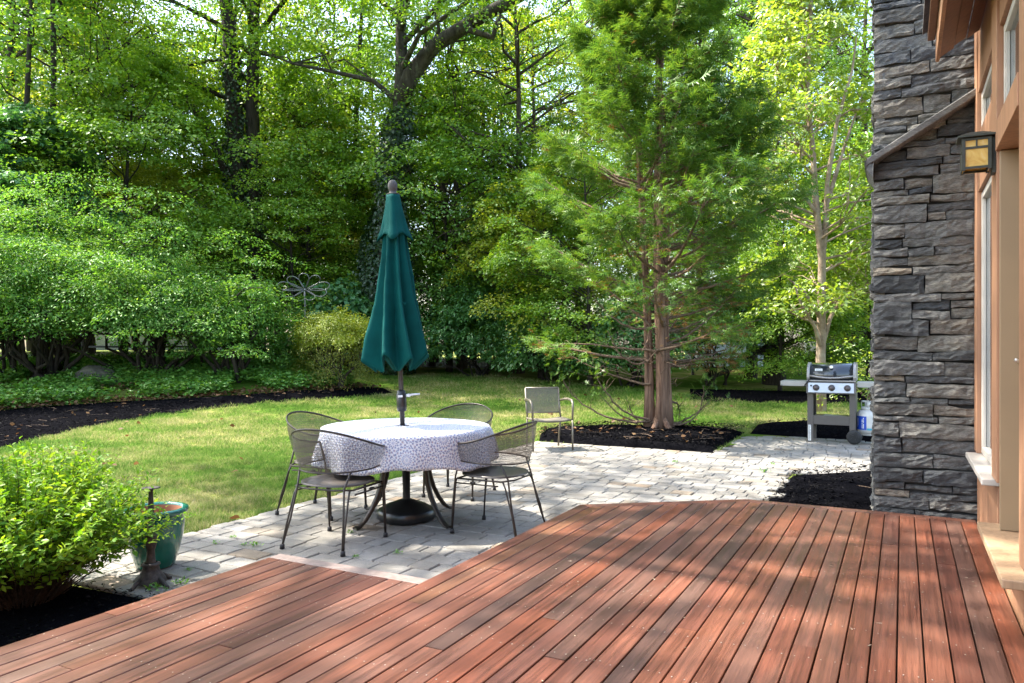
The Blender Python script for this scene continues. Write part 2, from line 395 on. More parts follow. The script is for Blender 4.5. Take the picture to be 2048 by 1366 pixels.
M['yew_gold'] = leaf_mat('golden_yew_leaf', [(.14,.21,.018), (.24,.31,.022), (.34,.37,.035)], .35, .05)
M['yew_base'] = leaf_mat('yew_inner_leaf', [(.10,.14,.018), (.17,.20,.028), (.26,.26,.04)], .35, .05)
M['cover'] = leaf_mat('ground_cover_leaf', [(.065,.20,.03), (.11,.28,.04), (.20,.36,.05)], .4, .07)
M['cypress'] = leaf_mat('cypress_spray', [(.04,.12,.022), (.07,.165,.028), (.11,.205,.034), (.17,.255,.045)], .38, .05)
M['cypress_dead'] = leaf_mat('cypress_brown_spray', [(.10,.055,.022), (.17,.10,.035), (.22,.15,.05)], .3, .04, transcol=(1,.8,.5))
M['stewartia'] = leaf_mat('pale_tree_leaf', [(.12,.22,.03), (.20,.31,.045), (.31,.39,.07)], .55, .08)
M['spirea'] = leaf_mat('spirea_leaf', [(.06,.18,.018), (.115,.26,.022), (.19,.34,.028), (.30,.40,.045)], .5, .022)
M['ivy'] = leaf_mat('ivy_leaf', [(.010,.032,.010), (.018,.05,.014), (.03,.072,.018)], .25, .12)
M['pine'] = leaf_mat('pine_needle', [(.06,.10,.05), (.10,.15,.08), (.17,.21,.13)], .35, .06)
M['dry_leaf'] = leaf_mat('dry_leaf', [(.07,.038,.02), (.13,.075,.04), (.21,.14,.08)], .3, .006, transcol=(1,.8,.5))
M['mulch'] = ground_mat('black_mulch', [(.3, (.002,.002,.0026)), (.7, (.006,.006,.0074))], 5, 80, spec=0)
M['chip'] = leaf_mat('mulch_chip', [(.002,.002,.0025), (.0035,.0035,.0042), (.006,.006,.007), (.016,.014,.013)], .02, .004)
M['litter'] = ground_mat('leaf_litter', [(.3, (.03,.024,.014)), (.5, (.06,.05,.025)), (.62, (.05,.075,.02)), (.75, (.09,.085,.04))], 1.2, 25)
M['far_grass'] = ground_mat('far_grass', [(.3, (.16,.21,.045)), (.7, (.30,.32,.09))], .8, 8)
M['lawn'] = grass_mat('lawn_soil', False); M['grass'] = grass_mat('grass_blade', True)

# ------------------------------------------------------------------ ground, lawn, patio base, beds
def sheet(name, xs, ys, zoff, mat, kind='structure'):
    X, Y = np.meshgrid(xs, ys); Z = T(X, Y)+zoff
    V = np.stack([X.ravel(), Y.ravel(), Z.ravel()], 1); nx, ny = len(xs), len(ys)
    i = (np.arange(ny-1)[:, None]*nx+np.arange(nx-1)[None]).ravel()
    Tri = np.concatenate([np.stack([i, i+1, i+nx+1], 1), np.stack([i, i+nx+1, i+nx], 1)])
    o = link(name, np_mesh(name, V, Tri, mat, True)); o['kind'] = kind; return o
gx = np.concatenate([[-320,-160,-90,-60], np.arange(-42, 42.1, 1.0), [60,90,160,320]])
gy = np.concatenate([[-60,-30,-14], np.arange(-8, 62.1, 1.0), [75,100,150,220,330]])
sheet('ground', gx, gy, -.045, M['litter'])
sheet('lawn', np.arange(-26, 13.1, .75), np.arange(2.2, 25.1, .75), -.022, M['lawn'])
sheet('neighbour_lawn', np.arange(-30, 32.1, 1.5), np.arange(29.0, 60.1, 1.5), -.03, M['far_grass'])

def in_patio(u, v):
    if 2.72 <= u <= 9.87 and -4.70 <= v <= -2.15: return True
    if 5.0 <= u <= 12.3 and -2.15 <= v <= -1.07: return True
    if 9.3 <= u <= 12.3 and -1.07 <= v <= 2.2: return True
    if 8.75 <= u <= 9.3 and -1.07 <= v <= -.8+ (u-8.75)*1.3: return True
    return False
def deck_far(v):
    if v < -2.164: return 3.225
    if v < -1.084: return 5.27+(v+2.164)*(6.06-5.27)/1.08
    return 6.06
def in_deck(u, v): return -3.19 <= v <= .45 and u <= deck_far(v)
HOUSE_ROT = -YAW                                                  # local x = v, local y = u
patio = MB()
for (u0,u1,v0,v1) in ((2.72,9.87,-4.70,-2.15), (5.0,12.3,-2.15,-1.07), (8.75,12.3,-1.07,2.2)):
    patio.add([(v0,u0,-.014),(v1,u0,-.014),(v1,u1,-.014),(v0,u1,-.014)], [(0,1,2,3)])
patio_o = obj('patio', patio, M['joint']); patio_o.rotation_euler.z = HOUSE_ROT; patio_o['kind'] = 'structure'

# pavers, laid in rows across the patio
pr = random.Random(11); pavers = []
u = 2.72
while u < 12.3:
    w = pr.choice((.155,.16,.165,.17)); v = -4.70+pr.uniform(-.12, 0)
    while v < 2.2:
        L = pr.choice((.13,.165,.2,.235,.27)); v0, v1 = max(v, -4.70), v+L
        cu, cv = u+w/2, (v0+v1)/2
        if v1-v0 > .05 and in_patio(cu, cv) and not (in_deck(cu+.1, cv) and in_deck(cu, cv+.12) and in_deck(cu, cv-.12) and in_deck(cu-.1,cv)):
            pavers.append((u, u+w, v0, v1))
        v += L
    u += w
def paver_geom(mb, u0, u1, v0, v1):
    g = .0033; j = lambda a: pr.uniform(-a, a)
    zt = j(.003); tu, tv = j(.012), j(.012)
    c = [(v0+g+j(.004), u0+g+j(.004)), (v1-g+j(.004), u0+g+j(.004)), (v1-g+j(.004), u1-g+j(.004)), (v0+g+j(.004), u1-g+j(.004))]
    mx, my = (v0+v1)/2, (u0+u1)/2; P = []
    def ring(ins, z, tilt):
        out = []
        for i in range(4):                                       # corners knocked off: 8 points round
            (ax, ay), (bx, by), (px_, py_) = c[i], c[(i+1)%4], c[i-1]
            for (qx, qy) in ((px_, py_), (bx, by)):
                dx, dy = qx-ax, qy-ay; l = math.hypot(dx, dy); k = .010+ins*.5
                x, y = ax+dx/l*k, ay+dy/l*k
                x += (mx-x)/max(abs(mx-x)+abs(my-y), 1e-6)*ins; y += (my-y)/max(abs(mx-x)+abs(my-y), 1e-6)*ins
                out.append((x, y, z+((x-mx)*tv+(y-my)*tu if tilt else 0)))
        return out
    P = ring(0, -.03, 0)+ring(0, zt-.008, 1)+ring(.009, zt, 1)
    fs = [tuple(range(16, 24))]
    for r_ in (0, 8):
        for k in range(8): fs.append((r_+k, r_+(k+1)%8, r_+8+(k+1)%8, r_+8+k))
    mb.add(P, fs)
def seen(u, v):
    p = uv2w(u, v); return p.y > .5 and abs(p.x/p.y) < .70 and not in_deck(u, v)
pavers.sort(key=lambda p: (0 if seen((p[0]+p[1])/2, (p[2]+p[3])/2) else 1, uv2w((p[0]+p[1])/2, (p[2]+p[3])/2).length))
rest = MB()
for i, p in enumerate(pavers):
    if i < 298:
        mb = MB(); paver_geom(mb, *p); obj('paver', mb, M['paver'], patio_o)
    else: paver_geom(rest, *p)
tag(obj('far_pavers', rest, M['paver'], patio_o), kind='stuff')

# planting beds
def pip(x, y, poly):
    n = len(poly); c = False; j = n-1
    for i in range(n):
        (xi, yi), (xj, yj) = poly[i], poly[j]
        if (yi > y) != (yj > y) and x < (xj-xi)*(y-yi)/(yj-yi+1e-12)+xi: c = not c
        j = i
    return c
def bed(name, lower, upper, h=.05, n=10, mat=None):
    """ribbon of mulch between two edges sampled alike"""
    P = []
    def at(line, t):
        k = t*(len(line)-1); i = min(int(k), len(line)-2); f = k-i
        return line[i][0]+(line[i+1][0]-line[i][0])*f, line[i][1]+(line[i+1][1]-line[i][1])*f
    m = 60
    for i in range(n+1):
        row = []
        for k in range(m+1):
            a, b_ = at(lower, k/m), at(upper, k/m); f = i/n
            x, y = a[0]+(b_[0]-a[0])*f, a[1]+(b_[1]-a[1])*f
            e = min(f, 1-f, k/m*3, (1-k/m)*3); z = Tf(x, y)-.02+h*min(1, e*5)+mnoise.noise((x*3, y*3, 1))*.02*min(1, e*6)
            row.append((x, y, z))
        P.append(row)
    mb = MB(); mb.grid(P); o = obj(name, mb, mat or M['mulch'], smooth=True); o['kind'] = 'structure'
    return [(p[0], p[1]) for p in P[0]]+[(p[0], p[1]) for p in P[-1][::-1]]
strip_poly = bed('mulch_path', [G(*p) for p in ((-260,965),(-120,930),(0,897),(100,872),(200,849),(310,831),(420,816),(530,805),(640,797),(720,792),(790,784))],
                 [G(*p) for p in ((-260,842),(-120,828),(0,817),(100,810),(250,800),(340,796),(430,791),(530,785),(640,778),(710,773),(770,774))], .05, 14)
tree_bed = bed('tree_mulch_bed', [tuple(uv2w(9.88, v)[:2]) for v in (-4.7,-4.2,-3.7,-3.2,-2.7,-2.17)],
               [G(*p) for p in ((1080,866),(1130,857),(1210,853),(1300,852),(1400,853),(1492,862))], .11, 12)
chim_bed = bed('chimney_mulch_bed', [tuple(uv2w(u_, -1.08+max(0,(u_-8.4))**2*.9)[:2]) for u_ in (6.0,6.8,7.4,8.0,8.6,9.25)],
               [tuple(uv2w(u_, 1.6)[:2]) for u_ in (6.0,6.8,7.4,8.0,8.6,9.25)], .07, 12)
near_bed = bed('shrub_mulch_bed', [tuple(uv2w(u_, -3.15)[:2]) for u_ in (-.5,.3,1.1,1.8,2.4,2.78)],
               [tuple(uv2w(u_, -5.6)[:2]) for u_ in (-.5,.3,1.1,1.8,2.4,2.6)], .05, 12)
back_bed = bed('back_mulch_bed', [G(*p) for p in ((1380,801),(1480,803),(1580,805),(1680,806),(1790,808))], [G(*p) for p in ((1380,776),(1480,778),(1580,780),(1680,782),(1790,784))], .05)
grill_bed = bed('grill_mulch_bed', [G(*p) for p in ((1500,865),(1560,869),(1620,874),(1700,880),(1790,888))], [G(*p) for p in ((1515,847),(1560,841),(1620,838),(1700,838),(1790,842))], .04)
BEDS = [strip_poly, tree_bed, chim_bed, near_bed, back_bed, grill_bed]
cover_poly = [G(*p) for p in ((-300,846),(-120,829),(0,818),(100,811),(250,801),(340,797),(430,792),(530,786),(640,779),(706,773),(690,752),(640,742),(560,734),(400,728),(200,726),(0,726),(-300,726))]

# chips of mulch
def scatter(polys, n, r_):
    out = []
    for poly, k in zip(polys, n):
        xs = [p[0] for p in poly]; ys = [p[1] for p in poly]; c = 0
        while c < k:
            x, y = r_.uniform(min(xs), max(xs)), r_.uniform(min(ys), max(ys))
            if pip(x, y, poly): out.append((x, y)); c += 1
    return out

# ------------------------------------------------------------------ leaf and tree tools
TPL = {
 'rhomb': (np.array([[0,0,0],[-.5,.45,.10],[0,1,-.08],[.5,.45,.10]]), np.array([[0,1,2],[0,2,3]])),
 'ovate': (np.array([[0,0,0],[-.36,.25,.07],[-.45,.55,.06],[0,1,-.06],[.45,.55,.06],[.36,.25,.07],[0,.45,.0]]), np.array([[0,1,6],[1,2,6],[2,3,6],[3,4,6],[4,5,6],[5,0,6]])),
 'maple': (np.array([[0,0,0],[-.42,.02,.03],[-.3,.25,.04],[-.62,.5,0],[-.24,.55,.05],[0,1,-.08],[.24,.55,.05],[.62,.5,0],[.3,.25,.04],[.42,.02,.03]]),
           np.array([[0,1,2],[2,3,4],[0,2,4],[0,4,5],[0,5,6],[0,6,8],[6,7,8],[0,8,9]])),
 'frond': (np.array([[-.04,0,0],[.04,0,0],[0,1,-.1],[-.03,.15,0],[-.42,.5,.03],[0,.32,0],[.03,.15,0],[.42,.5,.03],[-.03,.42,-.02],[-.33,.78,0],[0,.6,-.03],[.03,.42,-.02],[.33,.78,0]]),
           np.array([[0,1,2],[3,5,4],[6,7,5],[8,10,9],[11,12,10]])),
 'spray': (lambda V_, T_: (np.array(V_), np.array(T_)))(*(lambda: (lambda P: ([p for tri in P for p in tri], [[3*i, 3*i+1, 3*i+2] for i in range(len(P))]))([[(-.035,0,0),(.035,0,0),(0,1,-.12)]]+[[(0,.10+.15*k,0),(0,.20+.15*k,-.01),(sd*(.52-.085*k),.34+.17*k,.06*((k%2)*2-1)-.04)] for k in range(5) for sd in (-1,1)]))()),
 'needle': (np.array([[0,0,0],[-.03,1,0],[.03,1,0],[-.32,.85,.1],[-.26,.9,.1],[.32,.85,-.1],[.26,.9,-.1],[-.18,.95,-.2],[-.12,.97,-.2],[.18,.95,.2],[.12,.97,.2]]),
            np.array([[0,1,2],[0,3,4],[0,5,6],[0,7,8],[0,9,10]])),
}
def unit(a): return a/np.maximum(np.linalg.norm(a, axis=1, keepdims=True), 1e-9)
def leaves(name, P, N, D, L, Wd, mat, tpl='rhomb'):
    tv, tt = TPL[tpl]; P = np.asarray(P); n = len(P)
    D = unit(np.asarray(D)); N = np.asarray(N); X = unit(np.cross(D, N)); Nn = np.cross(X, D)
    L = np.broadcast_to(np.asarray(L, float), (n,)); Wd = np.broadcast_to(np.asarray(Wd, float), (n,))
    V = (P[:, None] + X[:, None]*(tv[None, :, 0:1]*Wd[:, None, None]) + D[:, None]*(tv[None, :, 1:2]*L[:, None, None])
         + Nn[:, None]*(tv[None, :, 2:3]*L[:, None, None]))
    Tri = (tt[None]+(np.arange(n)*len(tv))[:, None, None]).reshape(-1, 3)
    return np_mesh(name, V.reshape(-1, 3), Tri, mat)
def spray_points(rg, C, NRM, rad, per, flat=.12, droop=.25):
    """flat discs of leaves: C centres (m,3), NRM disc normals (m,3), rad radii; returns P, N, D"""
    m = len(C); NRM = unit(NRM); A = unit(np.cross(NRM, rg.normal(size=(m,3)))); B = np.cross(NRM, A)
    th = rg.uniform(0, 2*np.pi, (m, per)); rr = np.sqrt(rg.uniform(.02, 1, (m, per)))*rad[:, None]
    dirs = A[:, None]*np.cos(th)[..., None]+B[:, None]*np.sin(th)[..., None]
    P = C[:, None]+dirs*rr[..., None]+NRM[:, None]*rg.normal(0, flat, (m, per))[..., None]*rad[:, None, None]
    P[..., 2] -= droop*(rr**2/np.maximum(rad[:, None], .01))
    N = NRM[:, None]+rg.normal(0, .38, (m, per, 3)); D = dirs+rg.normal(0, .45, (m, per, 3)); D[..., 2] -= .25
    return P.reshape(-1,3), N.reshape(-1,3), D.reshape(-1,3)
def bent(a, b, k, rg, lift=.0, n=4):
    a, b = np.array(a, float), np.array(b, float); L = np.linalg.norm(b-a); pts = []
    for i in range(n+1):
        t = i/n; p = a+(b-a)*t; p[2] += lift*L*4*t*(1-t)
        if 0 < i < n: p += rg.normal(0, k*L, 3)
        pts.append(p)
    return pts
def decid(name, seed, H, base, Rad, nspray, per, leaf, lw, mat, bark, trunk_r, low_bias=1.0, srad=(.45,.95), tpl='rhomb', top=.0, trunk_pts=None, env=None, limbs=12, dens=2.6):
    rg = np.random.default_rng(seed); mb = MB()
    if trunk_pts is None:
        trunk_pts = [(0,0,-.3)]; x = y = 0
        for i in range(1, 8):
            x += rg.normal(0, .05*H/10); y += rg.normal(0, .05*H/10); trunk_pts.append((x, y, H*.92*i/7))
    tp = np.array(trunk_pts, float); zz = tp[:, 2]
    def on_trunk(z): return np.array([np.interp(z, zz, tp[:,0]), np.interp(z, zz, tp[:,1]), z])
    n = len(tp); rad = [trunk_r*(1.35 if i == 0 else 1)*(1-.88*(max(0, zz[i])/zz[-1])**.9)+.012 for i in range(n)]
    mb.tube(tp, rad, 9)
    if env is None:
        env = lambda t: (np.sin(np.pi*np.clip(.16+.80*t, 0, 1))**.7)
    h = base+(H-base)*rg.uniform(0, 1, nspray)**low_bias; t = (h-base)/(H-base)
    r = Rad*env(t)*np.sqrt(rg.uniform(.08, 1, nspray)); ang = rg.uniform(0, 2*np.pi, nspray)
    # sprays gather on a few boughs at each height
    nb = limbs; bough = rg.uniform(0, 2*np.pi, nb*3); bh = np.linspace(base, H, nb*3)
    bi = np.clip(np.searchsorted(bh, h)+rg.integers(-2, 3, nspray), 0, nb*3-1)
    ang = bough[bi]+rg.normal(0, .45, nspray)*np.clip(1.4-r/Rad, .35, 1.4)
    C = np.array([on_trunk(z) for z in h]); C[:,0] += r*np.cos(ang); C[:,1] += r*np.sin(ang); C[:,2] += rg.normal(0, .12, nspray)
    out = np.stack([np.cos(ang), np.sin(ang), np.zeros(nspray)], 1)
    NRM = np.array([0,0,1.0])+out*rg.uniform(-.05, .45, nspray)[:, None]+rg.normal(0, .16, (nspray,3))
    per = int(per*dens); leaf = leaf*dens**-.47
    P, N, D = spray_points(rg, C, NRM, rg.uniform(*srad, nspray)*(1-.3*t), per)
    for k in range(nb*3):                                        # boughs
        idx = np.where(bi == k)[0]
        if not len(idx): continue
        far = idx[np.argmax(r[idx])]; a = on_trunk(max(.3, min(h[far]-.35*r[far], H*.9))); pts = bent(a, C[far], .035, rg, .03)
        br = max(.012, min(.09, .3*trunk_r, .022*r[far]+.01)); mb.tube(pts, [br, br*.8, br*.6, br*.4, .006], 5, False)
        for j in idx[rg.permutation(len(idx))[:7]]:
            q = pts[int(rg.integers(1, 4))]; mb.tube(bent(q, C[j], .05, rg, .03, 3), [br*.4, br*.3, .008, .004], 4, False)
    sz = leaf*rg.uniform(.7, 1.25, len(P))
    return mb.mesh(name+'_trunk', bark, True), leaves(name+'_crown', P, N, D, sz, sz*lw, mat, tpl)
def plant_tree(name, label, cat, trunk_me, crown_me, loc, rz=0, sc=1, group=None, crown_name='crown'):
    t = thing(name, label, cat, loc, rz, group); t.scale = (sc, sc, sc)
    link('trunk', trunk_me, t); link(crown_name, crown_me, t); return t

# ------------------------------------------------------------------ deck (local axes: x = v, y = u)
deck = bpy.data.objects.new('deck', None); COL.objects.link(deck); deck.rotation_euler.z = HOUSE_ROT; deck['kind'] = 'structure'
dr = random.Random(5); DT = .18; PITCH = .0933; BW = .089; BORD = .088
def inner_far(v):
    if v < -2.164: return 3.225-BORD
    if v < -1.084: return 5.27+(v+2.164)*(6.06-5.27)/1.08-BORD*1.24
    return 6.06-BORD
v = -3.19; boards = []
k = 0
while v < .44:
    v0, v1 = v+.002, min(v+BW, .446)
    e0, e1 = inner_far(v0+1e-4), inner_far(v1-1e-4)
    if v0 < -2.164 < v1: e0 = e1 = inner_far(v0)
    if v0 < -1.084 < v1: pass
    cuts = []; c = dr.uniform(.4, 3.2)
    while c < min(e0, e1)-.7: cuts.append(c); c += dr.uniform(2.6, 4.6)
    s = -1.6
    for c in cuts+[None]:
        a = s; b0, b1 = (c-.0015, c-.0015) if c else (e0-.002, e1-.002)
        mb = MB(); g = .0022; zt = DT+dr.uniform(-.0012, .0012)
        q = [(v0,a,),(v1,a),(v1,b1),(v0,b0)]; qi = [(v0+g,a),(v1-g,a),(v1-g,b1),(v0+g,b0)]
        mb.add([(x,y,DT-.024) for x,y in q]+[(x,y,zt-g) for x,y in q]+[(x,y,zt) for x,y in qi],
               [(3,2,1,0),(8,9,10,11)]+[(i,(i+1)%4,4+(i+1)%4,4+i) for i in range(4)]+[(4+i,4+(i+1)%4,8+(i+1)%4,8+i) for i in range(4)])
        obj('deck_board', mb, M['deck'], deck); s = (c or 0)+.0015
    boards.append((v0, v1, min(e0, e1))); v += PITCH; k += 1
def strip_poly2(p, q, ip, iq, name, mat, label=None):
    mb = MB(); mb.prism([p, q, iq, ip] if (q[0]-p[0])*(ip[1]-p[1])-(q[1]-p[1])*(ip[0]-p[0]) > 0 else [ip, iq, q, p], DT-.026, DT+.001)
    o = obj(name, mb, mat, deck, bevel=.003)
    if label: o['label'] = label
dg = .002
strip_poly2((-3.19, 3.225), (-2.164-dg, 3.225), (-3.19, 3.225-BORD+dg), (-2.10, 3.225-BORD+dg), 'border_board', M['deck_pale'], 'pale weathered border board at the notch beside the table')
def ch(v): return 5.27+(v+2.164)*(6.06-5.27)/1.08
strip_poly2((-2.164, 5.27), (-1.084, 6.06), (-2.164, 5.27-BORD*1.24+dg), (-1.05, 6.06-BORD+dg), 'border_board', M['deck'])
strip_poly2((-1.084+dg, 6.06), (.446, 6.06), (-1.05+dg, 6.06-BORD+dg), (.446, 6.06-BORD+dg), 'border_board', M['deck'])
fz = (-.03, DT-.028)
for (a, b) in (((-3.19,-1.6),(-3.19,3.225)), ((-3.19,3.225),(-2.164,3.225)), ((-2.164,3.225),(-2.164,5.27)), ((-2.164,5.27),(-1.084,6.06)), ((-1.084,6.06),(.446,6.06))):
    d = Vector((b[0]-a[0], b[1]-a[1])).normalized(); nrm = Vector((d.y, -d.x))*.022
    mb = MB(); mb.prism([(a[0],a[1]), (a[0]+nrm.x,a[1]+nrm.y), (b[0]+nrm.x-d.x*.024,b[1]+nrm.y-d.y*.024), (b[0]-d.x*.024,b[1]-d.y*.024)][::-1] , *fz)
    obj('fascia_board', mb, M['fascia'], deck)
mb = MB()
mb.prism([(-3.15,-1.6),(.44,-1.6),(.44,6.0),(-1.07,6.0),(-2.12,5.2),(-2.12,3.17),(-3.15,3.17)], -.02, DT-.06)
obj('deck_frame', mb, M['deck_under'], deck)
sc_ = MB()
u = .25
while u < 6:
    for (v0, v1, e) in boards:
        if u > e-.05: continue
        for vv in (v0+.02, v1-.02):
            x, y = vv+dr.uniform(-.003,.003), u+dr.uniform(-.012,.012); r_ = .0031
            sc_.add([(x+r_*math.cos(a), y+r_*math.sin(a), DT+.0022) for a in (0,1.05,2.09,3.14,4.19,5.24)], [(0,1,2,3,4,5)])
    u += .405
tag(obj('screw', sc_, M['screw'], deck), kind='stuff')
sp = MB()
for _ in range(750):
    u_, v_ = dr.uniform(1.6, 6.0), dr.uniform(-3.1, .4)
    if dr.random() > .2+.8*min(1, max(0, (u_-2.5)/3)): continue
    if u_ > inner_far(v_)-.05: continue
    a = dr.uniform(0, 6.28); l = dr.uniform(.002, .006); w = dr.uniform(.0012, .003); z = DT+.003
    if dr.random() < .06: l *= 3
    c_, s_ = math.cos(a), math.sin(a)
    sp.add([(v_-l*c_-w*s_, u_-l*s_+w*c_, z), (v_+l*c_-w*s_, u_+l*s_+w*c_, z+.002), (v_+l*c_+w*s_, u_+l*s_-w*c_, z), (v_-l*c_+w*s_, u_-l*s_-w*c_, z+.001)], [(0,1,2,3)])
tag(obj('fallen_specks', sp, M['speck'], deck), kind='stuff')

# ------------------------------------------------------------------ stone chimney
chim = thing('stone_chimney', 'tall dark grey ledgestone chimney at the corner of the house', 'chimney', (0,0,0), HOUSE_ROT)
UF, VL = 6.15, -.19
core = MB(); core.box(VL+.03, .70, UF+.035, UF+1.35, -.1, 5.2); obj('mortar_core', core, M['mortar'], chim)
cr = random.Random(23)
def stone_geom(a0, a1, z0, z1, plane, lo=0.0, deep=.075):
    """one rough stone on the front ('u') or left ('v') face"""
    nx = max(4, int((a1-a0)/.032)); nz = 4 if z1-z0 < .1 else 5
    g = .004; dep = cr.uniform(-.016, .020)+lo; s = cr.uniform(0, 100); P = []
    k = [cr.uniform(-.020, .020) for _ in range(4)]
    for i in range(nz+1):
        row = []
        for j in range(nx+1):
            fx, fz_ = j/nx, i/nz
            a = a0+g+(a1-a0-2*g)*fx; z = z0+g+(z1-z0-2*g)*fz_
            z += (k[0]*(1-fx)+k[1]*fx)*(1-fz_)*.5+(k[2]*(1-fx)+k[3]*fx)*fz_*.5
            e = 0 if (i in (0, nz) or j in (0, nx)) else 1
            z += mnoise.noise((a*10+s, z*9, s))*.011; a += mnoise.noise((a*9, z*12+s, s))*.009
            d = dep+(.0 if e else -.007)+mnoise.noise((a*7+s, z*11, s*.7))*.016+mnoise.noise((a*24, z*44+s, s))*.016
            row.append((a, -d, z))
        P.append(row)
    mb = MB(); mb.grid(P); n0 = len(mb.v); ring = [(0,j) for j in range(nx+1)]+[(i,nx) for i in range(1,nz+1)]+[(nz,j) for j in range(nx-1,-1,-1)]+[(i,0) for i in range(nz-1,0,-1)]
    idx = [i*(nx+1)+j for i, j in ring]
    mb.v += [(mb.v[q][0], deep, mb.v[q][2]) for q in idx]; m = len(idx)
    for q in range(m): mb.f.append((idx[q], n0+q, n0+(q+1)%m, idx[(q+1)%m]))
    if plane == 'u': mb.v = [(a, UF+d, z) for a, d, z in mb.v]
    else: mb.v = [(VL+d, a, z) for a, d, z in mb.v]; mb.f = [f[::-1] for f in mb.f]
    return mb
def lay(a_start, a_end, plane, wmin, wmax):
    z = -.04
    while z < 4.6:
        h = cr.choice((.05,.06,.07,.08,.095,.11,.135)); a = a_start
        while a < a_end-1e-3:
            w = cr.uniform(wmin, wmax)
            if a_end-(a+w) < wmin*.8: w = a_end-a
            cells = [(z, z+h)]
            if h > .11 and cr.random() < .4: f = cr.uniform(.38, .62); cells = [(z, z+h*f), (z+h*f, z+h)]
            for (z0, z1) in cells:
                zl = 2.74+(((a+w/2) if plane == 'u' else VL)-VL)*(.40/.64)
                lo = .012 if z1 < zl else -.004
                if len(cells) == 2 and w > .24 and cr.random() < .4:
                    m_ = a+w*cr.uniform(.35,.65)
                    for q0, q1 in ((a, m_), (m_, a+w)): obj('stone', stone_geom(q0, q1, z0, z1, plane, lo), M['stone'], chim)
                else: obj('stone', stone_geom(a, a+w, z0, z1, plane, lo), M['stone'], chim)
            a += w
        z += h
lay(VL, .47, 'u', .16, .46)
lay(UF+.02, UF+1.3, 'v', .25, .55)
lg = MB(); n_ = 9; P = []
for i in range(n_+1):
    t = i/n_; vv = -.235+(.46+.235)*t; zz = 2.715+.42*t; w_ = lambda s: mnoise.noise((t*9, s, 3))*.006
    P.append([(vv, UF-.125+w_(1), zz-.03), (vv, UF-.13+w_(2), zz+.022), (vv, UF-.02, zz+.034), (vv, UF+.06, zz+.034), (vv, UF+.06, zz-.034), (vv, UF-.02, zz-.032)])
lg.grid(P, True); lg.f += [(0,1,2,3,4,5), tuple(range(n_*6+5, n_*6-1, -1))]
obj('ledge_stone', lg, M['ledge'], chim, bevel=.006)
lg = MB(); lg.grid([[(-.245, UF-.12, 2.70-.02), (-.245, UF-.12, 2.735), (-.245, UF+.4, 2.735), (-.245, UF+.4, 2.68)], [(-.19, UF-.12, 2.60), (-.185, UF-.12, 2.70), (-.185, UF+.4, 2.70), (-.19, UF+.4, 2.6)]], True)
lg.f += [(0,1,2,3), (7,6,5,4)]
obj('ledge_corner', lg, M['ledge'], chim, bevel=.008)

# ------------------------------------------------------------------ house wall with windows, door and eave
house = thing('house', 'cedar trimmed house wall with tall windows along the deck', 'house', (0,0,0), HOUSE_ROT)
def hb(name, v0, v1, u0, u1, z0, z1, mat, parent=None, bevel=.003, label=None):
    mb = MB(); mb.box(v0, v1, u0, u1, z0, z1); o = obj(name, mb, mat, parent or house, bevel=bevel)
    if label: o['label'] = label
    return o
VW = .45
hb('wall', VW+.012, .60, 4.862, 6.13, -.05, .612, M['cedar'])
hb('wall_base', VW+.006, .60, 3.0, 4.858, -.05, .368, M['cedar'])
hb('wall_board', VW, .60, -2.0, 3.60, -.05, 3.6, M['cedar'])
hb('window_sill', VW-.065, .58, 4.84, 6.02, .615, .652, M['sash'], bevel=.006)
hb('corner_trim', VW-.004, .60, 5.962, 6.148, .655, 3.6, M['cedar'])
hb('door_post', VW-.008, .60, 4.705, 4.958, .655, 3.6, M['cedar'])
hb('door_post', VW-.008, .60, 3.604, 3.848, .45, 3.6, M['cedar'])
hb('wall_band', VW+.004, .60, 4.962, 5.958, 2.42, 2.80, M['cedar'])
hb('wall_top', VW+.004, .60, 4.962, 5.958, 3.09, 3.6, M['cedar'])
hb('wall_top', VW+.004, .60, 3.852, 4.70, 3.07, 3.6, M['cedar'])
hb('door_header', VW-.014, .60, 3.852, 4.70, 2.41, 2.555, M['cedar'])
hb('threshold', VW-.085, .60, 3.70, 4.86, .372, .412, M['cedar_pale'], bevel=.006)
hb('door_jamb', VW+.004, .575, 4.672, 4.70, .415, 2.405, M['tan'])
dleaf = hb('door', .545, .59, 3.853, 4.668, .415, 2.405, M['tan'])
hb('door_pull', .515, .543, 3.93, 3.96, 1.15, 1.45, M['chrome'], dleaf)
mb = MB(); mb.box(4.0, 4.0, 0, 0, 0, 0)
mb = MB(); mb.tube([(VW+.085, 4.672, 1.30), (VW+.085, 4.64, 1.30), (VW+.065, 4.63, 1.31)], .009, 8); obj('latch', mb, M['chrome'], house, True)
def window(u0, u1, z0, z1, blind):
    a, d = .035, .045
    f = MB(); vf = VW+.022
    f.box(vf, vf+d, u0, u0+a, z0, z1); f.box(vf, vf+d, u1-a, u1, z0, z1); f.box(vf+.002, vf+d-.002, u0+a, u1-a, z0, z0+a*1.3); f.box(vf+.002, vf+d-.002, u0+a, u1-a, z1-a*1.3, z1)
    w = obj('window', f, M['sash'], house, bevel=.004)
    g = MB(); g.box(vf+.024, vf+.03, u0+a, u1-a, z0+a*1.3, z1-a*1.3); obj('pane', g, M['glass'], w)
    for q0, q1 in ((u0+a+.0005, u0+a+.02), (u1-a-.02, u1-a-.0005)):
        s = MB(); s.box(vf+.008, vf+.022, q0, q1, z0+a*1.3, z1-a*1.3); obj('sash_bead', s, M['sash'], w)
    if blind:
        b = MB(); n = int((z1-z0-.1)/.022)
        for i in range(n): b.box(vf+.06, vf+.066, u0+a, u1-a, z0+.05+i*.022, z0+.05+i*.022+.019)
        obj('blind', b, M['blind'], w)
